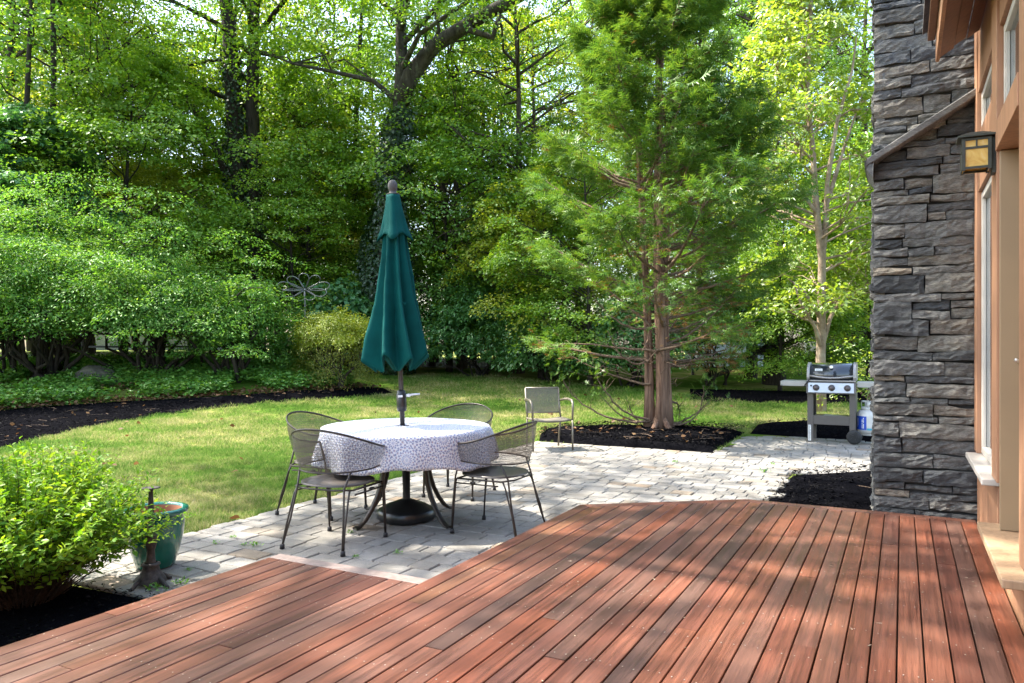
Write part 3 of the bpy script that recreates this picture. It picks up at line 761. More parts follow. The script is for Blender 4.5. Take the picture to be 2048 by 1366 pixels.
window(4.975, 5.945, .66, 2.41, False); window(4.975, 5.945, 2.81, 3.08, True); window(3.865, 4.69, 2.565, 3.06, True)
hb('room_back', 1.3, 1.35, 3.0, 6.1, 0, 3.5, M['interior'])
# eave
def slope_board(name, v0, v1, u0, u1, z_at, th, mat):
    mb = MB(); c = [(v0, z_at(v0)), (v1, z_at(v1)), (v1, z_at(v1)+th), (v0, z_at(v0)+th)]
    mb.add([(x, u0, z) for x, z in c]+[(x, u1, z) for x, z in c], [(0,1,2,3),(7,6,5,4),(0,4,5,1),(1,5,6,2),(2,6,7,3),(3,7,4,0)]); obj(name, mb, mat, house)
zs = lambda v_: 3.285+(v_-.2)*.62
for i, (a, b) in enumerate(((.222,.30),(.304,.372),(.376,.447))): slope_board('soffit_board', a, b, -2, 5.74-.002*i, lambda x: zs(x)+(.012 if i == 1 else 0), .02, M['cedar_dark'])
hb('eave_fascia', .197, .219, -2, 5.752, 3.275, 3.47, M['cedar'])
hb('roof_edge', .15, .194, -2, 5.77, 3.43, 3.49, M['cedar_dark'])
slope_board('roof', .12, 1.8, -2, 5.78, lambda x: 3.50+(x-.15)*.62, .04, M['roofing'])

# wall lantern
lan = thing('wall_lantern', 'square bronze wall lantern with amber glass beside the door post', 'lantern', (0,0,0), HOUSE_ROT)
LV, LU, LZ0, LZ1 = .352, 4.77, 2.325, 2.495; hw = .060
mb = MB(); b_ = .0085
for sx in (-1, 1):
    for sy in (-1, 1): mb.box(LV+sx*hw-b_/1, LV+sx*hw+b_/1, LU+sy*hw-b_, LU+sy*hw+b_, LZ0, LZ1)
for z in (LZ0+.012, LZ1-.052, LZ1-.006):
    for s_ in (-1, 1):
        mb.box(LV-hw+b_, LV+hw-b_, LU+s_*hw-b_*.8, LU+s_*hw+b_*.8, z-.006, z+.006); mb.box(LV+s_*hw-b_*.8, LV+s_*hw+b_*.8, LU-hw+b_, LU+hw-b_, z-.006, z+.006)
for s_ in (-1, 1):
    mb.box(LV-.004, LV+.004, LU+s_*hw-.006, LU+s_*hw+.006, LZ1-.046, LZ1-.012); mb.box(LV+s_*hw-.006, LV+s_*hw+.006, LU-.004, LU+.004, LZ1-.046, LZ1-.012)
obj('lantern_frame', mb, M['lantern'], lan)
m_, nt_, b_s = new_mat('amber_glass'); oc_ = objcoord(nt_)
nt_.links.new(ramp(nt_, noise(nt_, oc_, 14, 3, .6, 1.5), [(.3, (.62,.34,.07)), (.6, (.80,.55,.16)), (.8, (.85,.66,.32))]), b_s.inputs['Base Color'])
b_s.inputs['Roughness'].default_value = .25; b_s.inputs['Transmission Weight'].default_value = .25; b_s.inputs['Subsurface Weight'].default_value = 0
M['amber'] = m_
for s_ in (-1, 1):
    g = MB(); g.box(LV-hw+.003, LV+hw-.003, LU+s_*hw-.002, LU+s_*hw+.002, LZ0+.005, LZ1-.003); obj('glass_pane', g, M['amber'], lan)
    g = MB(); g.box(LV+s_*hw-.002, LV+s_*hw+.002, LU-hw+.004, LU+hw-.004, LZ0+.005, LZ1-.003); obj('glass_pane', g, M['amber'], lan)
mb = MB(); P = []
for (h_, z) in ((.088, LZ1+.004), (.088, LZ1+.013), (.03, LZ1+.04)): P.append([(LV-h_,LU-h_,z),(LV+h_,LU-h_,z),(LV+h_,LU+h_,z),(LV-h_,LU+h_,z)])
mb.grid(P, True); mb.f += [(3,2,1,0),(8,9,10,11)]; obj('lantern_cap', mb, M['lantern'], lan)
mb = MB(); mb.box(LV+hw+.012, .440, LU-.045, LU+.045, LZ0-.02, LZ1+.0); mb.box(LV+hw-.02, LV+hw+.03, LU-.012, LU+.012, LZ1-.03, LZ1-.016); obj('back_plate', mb, M['lantern'], lan)
mb = MB(); mb.lathe([(.0, LZ0+.02),(.012,LZ0+.02),(.012,LZ0+.06),(.022,LZ0+.08),(.024,LZ0+.11),(.012,LZ0+.135),(0,LZ0+.14)], 12, (LV, LU)); obj('bulb', mb, M['white_plastic'], lan, True)

# ------------------------------------------------------------------ table, cloth, umbrella and its base
TC = (-.84, 5.97)
table = thing('patio_table', 'round bronze table with curved legs under the printed cloth', 'table', (*TC, 0), R(10))
mb = MB(); mb.lathe([(.022,.742),(.64,.742),(.652,.735),(.652,.72),(.64,.712),(.022,.712)], 48, closed=True); obj('tabletop', mb, M['bronze'], table, True)
mb = MB(); mb.lathe([(.27,.708),(.29,.708),(.29,.665),(.27,.665)], 32, closed=True); obj('apron', mb, M['bronze'], table, True)
def table_leg(a):
    mb = MB(); c, s = math.cos(a), math.sin(a)
    prof = [(.275,.70),(.255,.62),(.235,.52),(.232,.42),(.25,.32),(.29,.22),(.345,.13),(.405,.06),(.455,.022),(.50,.016)]
    P = []
    for i, (r_, z) in enumerate(prof):
        w_ = .021 if i < 8 else .026; t_ = .013 if i < 8 else .010
        d = Vector(prof[min(i+1,9)])-Vector(prof[max(i-1,0)]); d.normalize(); nx, nz = d.y, -d.x
        if nx < 0: pass
        P.append([((r_+nx*k*t_)*c-w_*q*s, (r_+nx*k*t_)*s+w_*q*c, max(.004, z+nz*k*t_)) for k, q in ((-1,-.7),(-1,.7),(-.5,1),(.5,1),(1,.7),(1,-.7),(.5,-1),(-.5,-1))])
    mb.grid(P, True); mb.f += [tuple(range(8)), tuple(range(79,71,-1))]; return mb
for k in range(4): obj('leg', table_leg(R(48+90*k-10)), M['bronze'], table, True)
cl = MB(); P = []; UVc = []
nph = 144
def fold(ph): return (.5+.5*math.sin(9*ph+1.3*math.sin(2*ph)+1.5*math.sin(3*ph+1)))*(.6+.4*math.sin(2*ph+.5))
rows = [.028,.12,.25,.4,.52,.6,.645,.662]
for r_ in rows: P.append([(r_*math.cos(2*math.pi*j/nph), r_*math.sin(2*math.pi*j/nph), .7475-(.004 if r_ > .65 else 0)) for j in range(nph)]); UVc.append(r_)
for q in range(1, 11):
    s_ = q/10; row = []
    for j in range(nph):
        ph = 2*math.pi*j/nph; w_ = fold(ph); r_ = .668+s_**.8*(.004+.085*w_)+.007*math.sin(23*ph+2*math.sin(3*ph))*s_+.010*math.sin(5*ph+4*s_)*s_; z = .742-.262*s_+.020*s_*math.sin(4*ph+.6)+.008*s_*math.sin(11*ph)-.006*w_*s_
        row.append((r_*math.cos(ph), r_*math.sin(ph), z))
    P.append(row); UVc.append(.668+.262*s_)
cl.grid(P, True); me = cl.mesh('tablecloth', M['cloth'], True); uvl = me.uv_layers.new(name='UVMap')
uvs = [(UVc[i]*math.cos(2*math.pi*j/nph), UVc[i]*math.sin(2*math.pi*j/nph)) for i in range(len(P)) for j in range(nph)]
for lp in me.loops: uvl.data[lp.index].uv = uvs[lp.vertex_index]
tc = link('tablecloth', me); tc.location = (*TC, 0); tag(tc, 'white tablecloth printed with blue and orange rosettes on the round table', 'tablecloth')
sol = tc.modifiers.new('thick', 'SOLIDIFY'); sol.thickness = .0025; sol.offset = 1

ub = thing('umbrella_base', 'black domed umbrella base on the pavers under the table', 'umbrella base', (*TC, 0))
mb = MB(); P = []
for r_, z in ((.215,.004),(.225,.02),(.225,.075),(.212,.088),(.15,.125),(.06,.158),(.042,.165)):
    P.append([(r_*math.cos(2*math.pi*j/48)*(1+.03*math.cos(4*2*math.pi*j/48)), r_*math.sin(2*math.pi*j/48)*(1+.03*math.cos(4*2*math.pi*j/48)), z) for j in range(48)])
mb.grid(P, True); mb.f += [tuple(range(47,-1,-1)), tuple(6*48+j for j in range(48))]; obj('base_body', mb, M['plastic_black'], ub, True)
mb = MB(); mb.lathe([(.030,.166),(.030,.50),(.034,.50),(.034,.53),(.026,.535)], 18); obj('base_tube', mb, M['plastic_black'], ub, True)
mb = MB(); mb.tube([(.03,0,.44),(.065,0,.44)], .006, 8); mb.tube([(.065,-.02,.44),(.065,.02,.44)], .008, 8); obj('base_knob', mb, M['plastic_black'], ub, True)

um = thing('patio_umbrella', 'closed teal market umbrella standing through the round table', 'umbrella', (*TC, 0)); um.rotation_euler = (R(-.6), R(-2.3), R(14))
mb = MB(); mb.lathe([(.0,.18),(.0195,.18),(.0195,2.62),(0,2.62)], 16); obj('pole', mb, M['pole'], um, True)
mb = MB(); mb.lathe([(.024,.86),(.036,.865),(.040,.90),(.040,1.0),(.034,1.01),(.034,1.025),(.024,1.03)], 16); ck = obj('crank_housing', mb, M['plastic_black'], um, True)
mb = MB(); mb.tube([(.035,-.01,.985),(.062,-.02,.985)], .012, 10); mb.tube([(.06,-.02,.985),(.085,-.02,.992),(.145,-.02,.992)], [.009,.008,.007], 10); mb.lathe([(0,.972),(.014,.975),(.018,.985),(.014,.997),(0,1.0)], 12, (.055,-.02)); obj('crank_handle', mb, M['white_plastic'], ck, True)
mb = MB(); mb.box(-.03,.005,-.0425,-.0395,.975,.992); obj('maker_plate', mb, M['white_plastic'], ck)
def canopy_ring(t, z, r_base, amp, twist, nphi, ph0=0, lobes=8):
    row = []
    for j in range(nphi):
        ph = 2*math.pi*j/nphi; w_ = abs(math.sin(lobes/2*(ph+twist)+ph0))**.75; w2 = .25*math.sin(3*ph+1.3)+.18*math.sin(5*ph+.4)
        r_ = r_base+amp*(w_-.45+w2*.6*t); row.append((r_*math.cos(ph), r_*math.sin(ph), z))
    return row
mb = MB(); P = []; N_ = 96
N_ = 160; ur = random.Random(4)
pleat = [(2*math.pi*(q+ur.uniform(-.16,.16))/8, ur.uniform(.75,1.2), ur.uniform(-.02,.05)) for q in range(8)]
for i in range(31):
    t = i/30; row = []
    for j in range(N_):
        ph = 2*math.pi*j/N_; best = 0; zb = 0
        for (pa, pw, pz) in pleat:
            d = abs((ph-pa-.30*t*t+math.pi) % (2*math.pi)-math.pi); w_ = math.exp(-(d/(.20*pw))**2)
            if w_ > best: best = w_; zb = pz
        rb = .060+.030*t+.055*t*t; r_ = rb+(.030+.105*t**1.15)*best*(1+.0*t)+.008*math.sin(3*ph+6*t)*t+.007*mnoise.noise((3*math.cos(ph)*1.6, 3*math.sin(ph)*1.6, t*7))+.004*mnoise.noise((9*math.cos(ph), 9*math.sin(ph), t*16))
        row.append((r_*math.cos(ph)-.035*t**1.5, r_*math.sin(ph), 2.30-1.10*t+(.10*best+zb*best-.02)*max(0, t-.5)/.5))
    P.append(row)
mb.grid(P, True); o = obj('canopy', mb, M['canopy'], um, True); s_ = o.modifiers.new('t', 'SOLIDIFY'); s_.thickness = .003
mb = MB(); P = []
for i in range(9):
    t = i/8; row = canopy_ring(t, 2.24-.13*t, .085-.03*t, .03, .35, N_); P.append(row)
mb = MB(); P = []
for i in range(14):
    t = i/13; rb = .048+.052*t**1.1+.014*max(0, t-.8)/.2
    row = []
    for j in range(N_):
        ph = 2*math.pi*j/N_; w_ = math.cos(4*ph+.9); flare = max(0, w_)
        r_ = rb*(1+.05*w_)+t**2.2*(.036*flare-.010); row.append((r_*math.cos(ph), r_*math.sin(ph), 2.585-.335*t-.018*t**3*w_-(.02*flare**2*max(0,t-.85)/.15)))
    P.append(row)
mb.grid(P, True); o = obj('canopy_vent', mb, M['canopy'], um, True); s_ = o.modifiers.new('t', 'SOLIDIFY'); s_.thickness = .003
mb = MB(); mb.lathe([(0,2.586),(.05,2.586),(.052,2.592),(.03,2.60),(.027,2.615),(.034,2.625),(.038,2.645),(.038,2.666),(.032,2.686),(.02,2.70),(0,2.703)], 24); obj('finial', mb, M['finial'], um, True)
mb = MB(); mb.tube([(0.03,-.16,1.72),(.04,-.165,1.70),(.05,-.16,1.715)], .004, 6); obj('tie_strap', mb, M['canopy'], um)

# ------------------------------------------------------------------ four barrel-back mesh chairs
def mesh_chair(label):
    t = thing('mesh_chair', label, 'chair', group='bronze mesh chairs round the table')
    AM = R(122); n = 44
    def up(f): ph = AM*f; c_ = .5+.5*math.cos(math.pi*f); r_ = .315; y = -r_*math.cos(ph)*1.0; return Vector((r_*math.sin(ph)*(1.0+.03*f*f), y*.98+(.0), .672+.150*c_**.9))
    def lo(f): ph = AM*f; r_ = .262; return Vector((r_*math.sin(ph)*(1+.08*abs(f)), -r_*math.cos(ph)*.98+.035*f*f, .535-.012*math.cos(ph)))
    fs = [i/n*2-1 for i in range(n+1)]
    mb = MB(); mb.tube([up(f) for f in fs], .0075, 8); mb.tube([lo(f) for f in fs], .006, 6)
    for f in (-1, 1): mb.tube([up(f), lo(f)], .0075, 8)
    obj('back_rim', mb, M['bronze'], t, True)
    mb = MB(); na, nb = 150, 30; w_ = .0017                        # expanded metal: two families of slanted strands
    def S(a, b): f = a*2-1; p, q = lo(f), up(f); m_ = p+(q-p)*b; k_ = math.sin(math.pi*b)*.012; return m_+Vector((m_.x, m_.y, 0)).normalized()*k_
    for fam in (1, -1):
        for i in range(-8, na):
            b = len(mb.v); pts = []
            for j in range(0, 9):
                tt = j/8; a = (i+8*tt)/na if fam == 1 else (i+8*(1-tt))/na
                if 0 <= a <= 1: pts.append((S(max(0, a-.0009), tt), S(min(1, a+.0009), tt)))
            if len(pts) > 1:
                for p, q in pts: mb.v += [tuple(p), tuple(q)]
                for j in range(len(pts)-1): mb.f.append((b+2*j, b+2*j+1, b+2*j+3, b+2*j+2))
    for j in range(1, 34):
        tt = j/34; b = len(mb.v)
        for i in range(61): mb.v += [tuple(S(i/60, tt-.0028)), tuple(S(i/60, tt+.0028))]
        for i in range(60): mb.f.append((b+2*i, b+2*i+1, b+2*i+3, b+2*i+2))
    obj('mesh_back', mb, M['mesh_metal'], t)
    mb = MB(); P = []
    for k in range(7):
        r_ = k/6; P.append([(r_*.245*math.copysign(abs(math.cos(a))**.85, math.cos(a))+1e-4*math.cos(a), r_*.235*math.copysign(abs(math.sin(a))**.85, math.sin(a))+1e-4*math.sin(a), .420+.012*r_**2+(.008 if k == 6 else 0)) for a in [2*math.pi*j/40 for j in range(40)]])
    P.append([(x*1.0, y*1.0, z-.014) for x, y, z in P[-1]]); mb.grid(P, True); mb.f.append(tuple(range(39,-1,-1)))
    o = obj('seat', mb, M['seat_metal'], t, True)
    mb = MB(); z_ = .408
    mb.tube([(-.235,-.17,z_),(-.235,.19,z_)], .007, 6); mb.tube([(.235,-.17,z_),(.235,.19,z_)], .007, 6)
    mb.tube([(-.235,-.17,z_),(-.12,-.225,z_),(.12,-.225,z_),(.235,-.17,z_)], .007, 6); mb.tube([(-.235,.19,z_),(.235,.19,z_)], .007, 6)
    mb.tube([(-.24,-.15,.375),(-.24,.2,.375)], .006, 6); mb.tube([(.24,-.15,.375),(.24,.2,.375)], .006, 6)
    for s in (-1,1): mb.box(s*.24-.01, s*.24+.01, .04, .075, .375, .392)
    obj('seat_frame', mb, M['bronze'], t, True)
    for s in (-1, 1):
        mb = MB(); f = s*1.0; p = up(f); q = lo(f)
        mb.tube([q, (s*.248,.2,.42), (s*.245,.225,.2), (s*.243,.235,.02)], .0068, 8); mb.tube([(s*.20,.19,.408), (s*.225,.205,.40), (s*.232,.21,.35), (s*.24,.232,.02)], .0068, 8)
        l = obj('leg', mb, M['bronze'], t, True); c = MB(); c.lathe([(0,.001),(.017,.001),(.016,.03),(.009,.034),(0,.034)], 10, (s*.2415,.2335)); obj('foot_cap', c, M['rubber'], l, True)
        mb = MB(); q = lo(s*.42)
        mb.tube([q, (s*.19,-.205,.42), (s*.215,-.25,.2), (s*.243,-.302,.02)], .0072, 8); mb.tube([(s*.215,-.175,.408), (s*.222,-.2,.36), (s*.236,-.262,.17), (s*.247,-.296,.02)], .0066, 8)
        l = obj('leg', mb, M['bronze'], t, True); c = MB(); c.lathe([(0,.001),(.017,.001),(.016,.03),(.009,.034),(0,.034)], 10, (s*.245,-.299)); obj('foot_cap', c, M['rubber'], l, True)
    return t
ch0 = None
for (x, y, deg, lab) in ((-1.225,5.29,22,'bronze mesh chair nearest the deck notch, its back to the lawn and camera'),
                        (-.125,5.64,-63,'bronze mesh chair with its back legs beside the edge of the deck'),
                        (-1.55,6.24,113,'bronze mesh chair on the lawn side of the table, half hidden by another chair'),
                        (-.50,6.98,200,'bronze mesh chair on the far side of the table, only its curved back showing')):
    c = mesh_chair(lab) if ch0 is None else copy_tree(ch0)
    ch0 = ch0 or c; c.location = (x, y, 0); c.rotation_euler.z = R(-deg); c['label'] = lab

# ------------------------------------------------------------------ taupe sling armchair at the back of the patio
ac = thing('sling_armchair', 'taupe metal armchair with woven back standing alone before the mulch bed', 'chair', (.475, 10.12, 0), R(193))
fr = .0125
mb = MB()
for s in (-1, 1): mb.tube([(s*.235,-.16,.40),(s*.235,-.215,.55),(s*.235,-.27,.80)], fr, 8)
mb.tube([(-.235,-.27,.80),(.235,-.27,.80)], fr, 8); mb.tube([(-.235,-.185,.47),(.235,-.185,.47)], fr*.8, 8); obj('back_frame', mb, M['sling_frame'], ac, True)
mb = MB(); nx, nz = 42, 30
def SB(a, b): z = .475+.32*b; return (-.225+.45*a, -.188-.08*b+.012*math.sin(math.pi*a), z)
for i in range(nx):
    a = (i+.5)/nx; b = len(mb.v)
    for j in range(9): mb.v += [SB(a-.27/nx, j/8), SB(a+.27/nx, j/8)]
    for j in range(8): mb.f.append((b+2*j, b+2*j+1, b+2*j+3, b+2*j+2))
for i in range(nz):
    b_ = (i+.5)/nz; b = len(mb.v)
    for j in range(13): x, y, z = SB(j/12, b_-.24/nz); mb.v.append((x, y+.001, z)); x, y, z = SB(j/12, b_+.24/nz); mb.v.append((x, y+.001, z))
    for j in range(12): mb.f.append((b+2*j, b+2*j+1, b+2*j+3, b+2*j+2))
obj('woven_back', mb, M['sling'], ac)
mb = MB(); P = [[(-.235+.47*i/8, -.2+.46*j/10, .405-.022*math.sin(math.pi*i/8)+.02*(j/10)**3*(1 if j < 10 else .3)) for i in range(9)] for j in range(11)]; mb.grid(P); o = obj('seat', mb, M['sling'], ac, True); s_ = o.modifiers.new('t', 'SOLIDIFY'); s_.thickness = .02
mb = MB(); mb.tube([(-.25,.25,.40),(-.12,.262,.388),(.12,.262,.388),(.25,.25,.40)], fr, 8)
for s in (-1,1): mb.tube([(s*.25,.25,.40),(s*.24,-.18,.40)], fr, 8)
obj('seat_frame', mb, M['sling_frame'], ac, True)
for s in (-1, 1):
    mb = MB(); mb.tube([(s*.25,-.235,.63),(s*.275,-.12,.655),(s*.285,.05,.665),(s*.285,.20,.655),(s*.28,.255,.62),(s*.275,.268,.56),(s*.272,.265,.40)], [.012,.016,.018,.018,.016,.014,.013], 8); obj('arm', mb, M['sling_frame'], ac, True)
    mb = MB(); mb.tube([(s*.272,.265,.40),(s*.27,.285,.004)], fr, 8); obj('leg', mb, M['sling_frame'], ac, True)
    mb = MB(); mb.tube([(s*.236,-.16,.40),(s*.225,-.235,.004)], fr, 8); obj('leg', mb, M['sling_frame'], ac, True)

# ------------------------------------------------------------------ gas grill and propane tank
gp = uv2w(11.57, -.90)
gr = thing('gas_grill', 'three knob gas grill with black lid and side shelves', 'grill', (gp.x, gp.y, 0), HOUSE_ROT)   # local -y faces the camera
def gb(name, x0,x1,y0,y1,z0,z1, mat, parent=None, bevel=.004):
    mb = MB(); mb.box(x0,x1,y0,y1,z0,z1); return obj(name, mb, mat, parent or gr, bevel=bevel)
gb('leg', -.318,-.238,.0,.035,.0,.70, M['grill_grey']); gb('leg', .238,.318,.0,.035,.12,.70, M['grill_grey'])
gb('leg', -.318,-.238,.42,.455,.0,.70, M['grill_grey']); gb('leg', .238,.318,.42,.455,.12,.70, M['grill_grey'])
gb('front_beam', -.238,.238,.003,.032,.255,.385, M['grill_grey'])
gb('side_panel', -.316,-.300,.037,.418,.20,.70, M['grill_grey']); gb('side_panel', .300,.316,.037,.418,.20,.70, M['grill_grey'])
gb('bottom_shelf', -.298,.298,.034,.43,.34,.37, M['plastic_black'])
mb = MB(); mb.grid([[(-.1,.01,.385),(.22,.02,.372)],[(-.1,.2,.395),(.2,.2,.376)]]); o = obj('grill_tool', mb, M['grill_shelf'], gr)
mb = MB(); y0 = -.03
P = [[(-.325,y0+.012,.70),(.325,y0+.012,.70)],[(-.325,y0-.03,.705),(.325,y0-.03,.705)],[(-.325,y0,.862),(.325,y0,.862)],[(-.325,.03,.862),(.325,.03,.862)]]
mb.grid(P); mb.f += [(0,2,4,6),(7,5,3,1)]; cp = obj('control_panel', mb, M['grill_grey'], gr)
mb = MB(); mb.add([(-.30,y0-.0295,.718),(.298,y0-.0295,.718),(.298,y0-.006,.852),(-.30,y0-.006,.852)],[(0,1,2,3)]); o = obj('panel_face', mb, M['grill_panel'], cp); o.modifiers.new('t','SOLIDIFY').thickness = -.006
for x in (-.205, 0, .205):
    mb = MB(); mb.lathe([(.040,-.0),(.040,.006),(.030,.012),(.026,.04),(.020,.046),(0,.046)], 20); k = obj('knob', mb, M['knob'], cp, True); k.location = (x+.01, y0-.0235, .785); k.rotation_euler = (R(90-10), 0, 0)
    m2 = MB(); m2.lathe([(.042,.001),(.046,.001),(.046,.007),(.042,.007)], 20, closed=True); q = obj('knob_ring', m2, M['grill_grey'], k, True)
mb = MB(); mb.tube([(-.262,y0-.012,.815),(-.262,y0-.03,.813)], .012, 10); obj('ignition_button', mb, M['plastic_black'], cp, True)
gb('firebox', -.30,.30,.034,.44,.72,.895, M['plastic_black'])
# lid: curved shell with two cast ends
prof = [(.0,.895),(-.012,.93),(-.005,1.0),(.025,1.06),(.085,1.11),(.17,1.135),(.26,1.135),(.34,1.10),(.40,1.03),(.42,.895)]
mb = MB(); mb.grid([[(-.285,y,z),(.285,y,z)] for y, z in prof]); lid = obj('lid', mb, M['grill_lid'], gr, True); lid.modifiers.new('t','SOLIDIFY').thickness = .01
for s in (-1, 1):
    mb = MB(); a = s*.2855; b = s*.325; n = len(prof)
    pr2 = [(y-.012 if i < 5 else y, z+.008 if 2 < i < 8 else z) for i, (y, z) in enumerate(prof)]
    mb.add([(a,y,z) for y, z in pr2]+[(b,y,z) for y, z in pr2], [tuple(range(n)) if s > 0 else tuple(range(n-1,-1,-1)), tuple(range(2*n-1,n-1,-1)) if s > 0 else tuple(range(n,2*n))]+[(i,(i+1)%n,n+(i+1)%n,n+i) for i in range(n)])
    obj('lid_end', mb, M['cast'], lid, bevel=.006)
mb = MB(); pts = [(-.285+.57*i/10, -.022-.028*math.sin(math.pi*i/10), .955-.03*math.sin(math.pi*i/10)) for i in range(11)]; mb.tube(pts, .013, 10); obj('lid_handle', mb, M['cast'], lid, True)
gb('lid_lip', -.325,.325,-.022,.0,.872,.893, M['cast'], lid)
mb = MB(); mb.lathe([(0,0),(.026,0),(.026,.012),(.02,.016),(0,.016)], 20); o = obj('thermometer', mb, M['white_plastic'], lid, True); o.location = (.0,.016,1.075); o.rotation_euler = (R(52),0,0)
mb = MB(); mb.add([(-.215,-.0065,1.02),(-.115,-.0065,1.02),(-.115,.0075,1.053),(-.215,.0075,1.053)],[(0,1,2,3)]); o = obj('name_plate', mb, M['white_plastic'], lid); o.modifiers.new('t','SOLIDIFY').thickness = -.006
mb = MB()
for i in range(7): x = -.20+i*.0115; mb.add([(x,-.0085,1.031),(x+.0075,-.0085,1.031),(x+.0075,-.0045,1.041),(x,-.0045,1.041)],[(0,1,2,3)])
obj('plate_lettering', mb, M['plastic_black'], lid)
for s in (-1, 1):
    sh = gb('side_shelf', min(s*.328,s*.68), max(s*.328,s*.68), .015,.40,.845,.872, M['grill_shelf']); gb('shelf_edge', min(s*.335,s*.685), max(s*.335,s*.685), -.003,.012,.80,.87, M['grill_shelf'], sh)
gb('tool_hook', -.668,-.660,-.02,-.006,.765,.82, M['plastic_black'])
mb = MB(); mb.tube([(-.35,-.02,.80),(-.34,-.06,.83),(-.31,-.05,.86),(-.29,-.03,.90)], .008, 8); obj('tongs', mb, M['plastic_black'], gr, True)
lb = gb('leg_label', -.305,-.268,-.004,-.001,.02,.245, M['white_plastic'], None, 0)
mb = MB()
for i in range(22): mb.box(-.300,-.273-rnd.uniform(0,.012),-.0048,-.0042,.03+i*.0095,.034+i*.0095)
obj('label_print', mb, M['grill_grey'], lb)
for (x, y) in ((.30,-.03),(.30,.45)):
    mb = MB(); P = []
    for r_, q in ((.03,-.022),(.07,-.024),(.092,-.02),(.10,-.012),(.10,.012),(.092,.02),(.07,.024),(.03,.022)): P.append([(x+r_*math.cos(2*math.pi*j/28), y+q, .101+r_*math.sin(2*math.pi*j/28)) for j in range(28)])
    mb.grid(P, True); w = obj('wheel', mb, M['rubber'], gr, True)
    h = MB(); h.tube([(x,y-.027,.101),(x,y+.027,.101)], .031, 16)
    for k in range(5):
        a = k*2*math.pi/5; h.obox((x+.055*math.cos(a), y-.022, .101+.055*math.sin(a)), (math.cos(a)*.03,0,math.sin(a)*.03), (0,.006,0), (-math.sin(a)*.009,0,math.cos(a)*.009))
    obj('wheel_hub', h, M['plastic_black'], w)
gb('axle', .292,.308,.0,.42,.093,.109, M['grill_grey'])

tp = uv2w(11.78, -.425)
tk = thing('propane_tank', 'white propane tank with a blue label hanging beside the grill', 'propane tank', (tp.x, tp.y, .135), HOUSE_ROT)
prof = [(0,.0),(.11,.005),(.14,.03),(.152,.07),(.155,.12),(.155,.25),(.150,.29),(.13,.325),(.09,.345),(.04,.352),(0,.352)]
mb = MB(); mb.lathe(prof, 32); obj('tank_body', mb, M['tank'], tk, True)
mb = MB(); mb.lathe([(.10,-.02),(.104,-.02),(.104,.02),(.10,.02)], 28, closed=True); obj('foot_ring', mb, M['tank'], tk, True)
mb = MB(); P = []
for z in (.34,.38,.45,.465):
    P.append([(.098*math.cos(a), .098*math.sin(a), z) for a in [R(20)+R(320)*j/28 for j in range(29)]])
for skip in (0,): pass
mb.grid(P[:2]); mb.grid(P[2:])
b = len(mb.v)
for j in range(29):
    if j % 7 in (0, 1): 
        if j < 28: mb.add([P[1][j], P[1][j+1], P[2][j+1], P[2][j]], [(0,1,2,3)])
o = obj('collar', mb, M['tank'], tk, True); o.modifiers.new('t','SOLIDIFY').thickness = .006
mb = MB(); mb.tube([(0,0,.35),(0,0,.42)], .02, 10); mb.tube([(0,-.06,.40),(0,.03,.40)], .014, 10); mb.tube([(0,0,.42),(0,0,.437)], .03, 10); obj('valve', mb, M['chrome'], tk, True)
def tank_patch(name, a0, a1, z0, z1, mat, r_=.1562):
    mb = MB(); mb.grid([[(r_*math.cos(R(a0+(a1-a0)*j/12)), r_*math.sin(R(a0+(a1-a0)*j/12)), z) for j in range(13)] for z in (z0, z1)]); return obj(name, mb, mat, tk, True)
tank_patch('blue_label', 172, 262, .065, .255, M['tank_blue']); tank_patch('teal_stripe', 264, 330, .062, .09, M['tank_teal'])
mb = MB()
for a0, a1, z0, z1 in ((200,202,.11,.225),(206,209,.10,.23),(214,216,.12,.225),(238,242,.085,.13),(238,242,.14,.16),(238,242,.17,.21),(245,249,.085,.15),(245,249,.165,.20),(245,249,.21,.235)):
    mb.grid([[(.1572*math.cos(R(a)), .1572*math.sin(R(a)), z) for a in (a0, a1)] for z in (z0, z1)])
obj('label_lettering', mb, M['white_plastic'], tk)
gh = MB(); q = uv2w(11.78, -.425)
gh.tube([(tp.x,tp.y,.55),(tp.x+.02,tp.y-.02,.66),(tp.x+.1,tp.y-.03,.68),(tp.x+.12,tp.y-.02,.60)], .007, 8)
tag(obj('gas_hose', gh, M['sling_frame'], None, True), 'pale gas hose looping above the propane tank collar', 'hose')

# ------------------------------------------------------------------ glazed pot and iron pedestal
pt = thing('glazed_pot', 'large green glazed planter pot standing on the patio edge', 'plant pot', (-2.235, 4.70, 0))
mb = MB(); mb.lathe([(0,.004),(.105,.004),(.112,.012),(.140,.10),(.163,.20),(.172,.28),(.170,.325),(.176,.333),(.190,.338),(.195,.352),(.190,.366),(.172,.370),(.160,.366),(.155,.355)], 48); obj('pot_wall', mb, M['glaze'], pt, True)
mb = MB(); mb.lathe([(.1555,.356),(.152,.33),(.150,.25),(.135,.21)], 48); obj('pot_lining', mb, M['terracotta'], pt, True)
mb = MB(); mb.lathe([(.15,.262),(.09,.272),(.0,.268)], 32); obj('potting_soil', mb, M['soil'], pt, True)
ip = thing('iron_pedestal', 'rusty cast iron pedestal with flared foot in front of the green pot', 'pedestal', (-2.085, 4.33, 0), R(20))
mb = MB(); mb.lathe([(.085,.02),(.083,.035),(.066,.06),(.05,.085),(.044,.11),(.052,.118),(.05,.126),(.036,.132)], 20); obj('flared_foot', mb, M['iron'], ip, True)
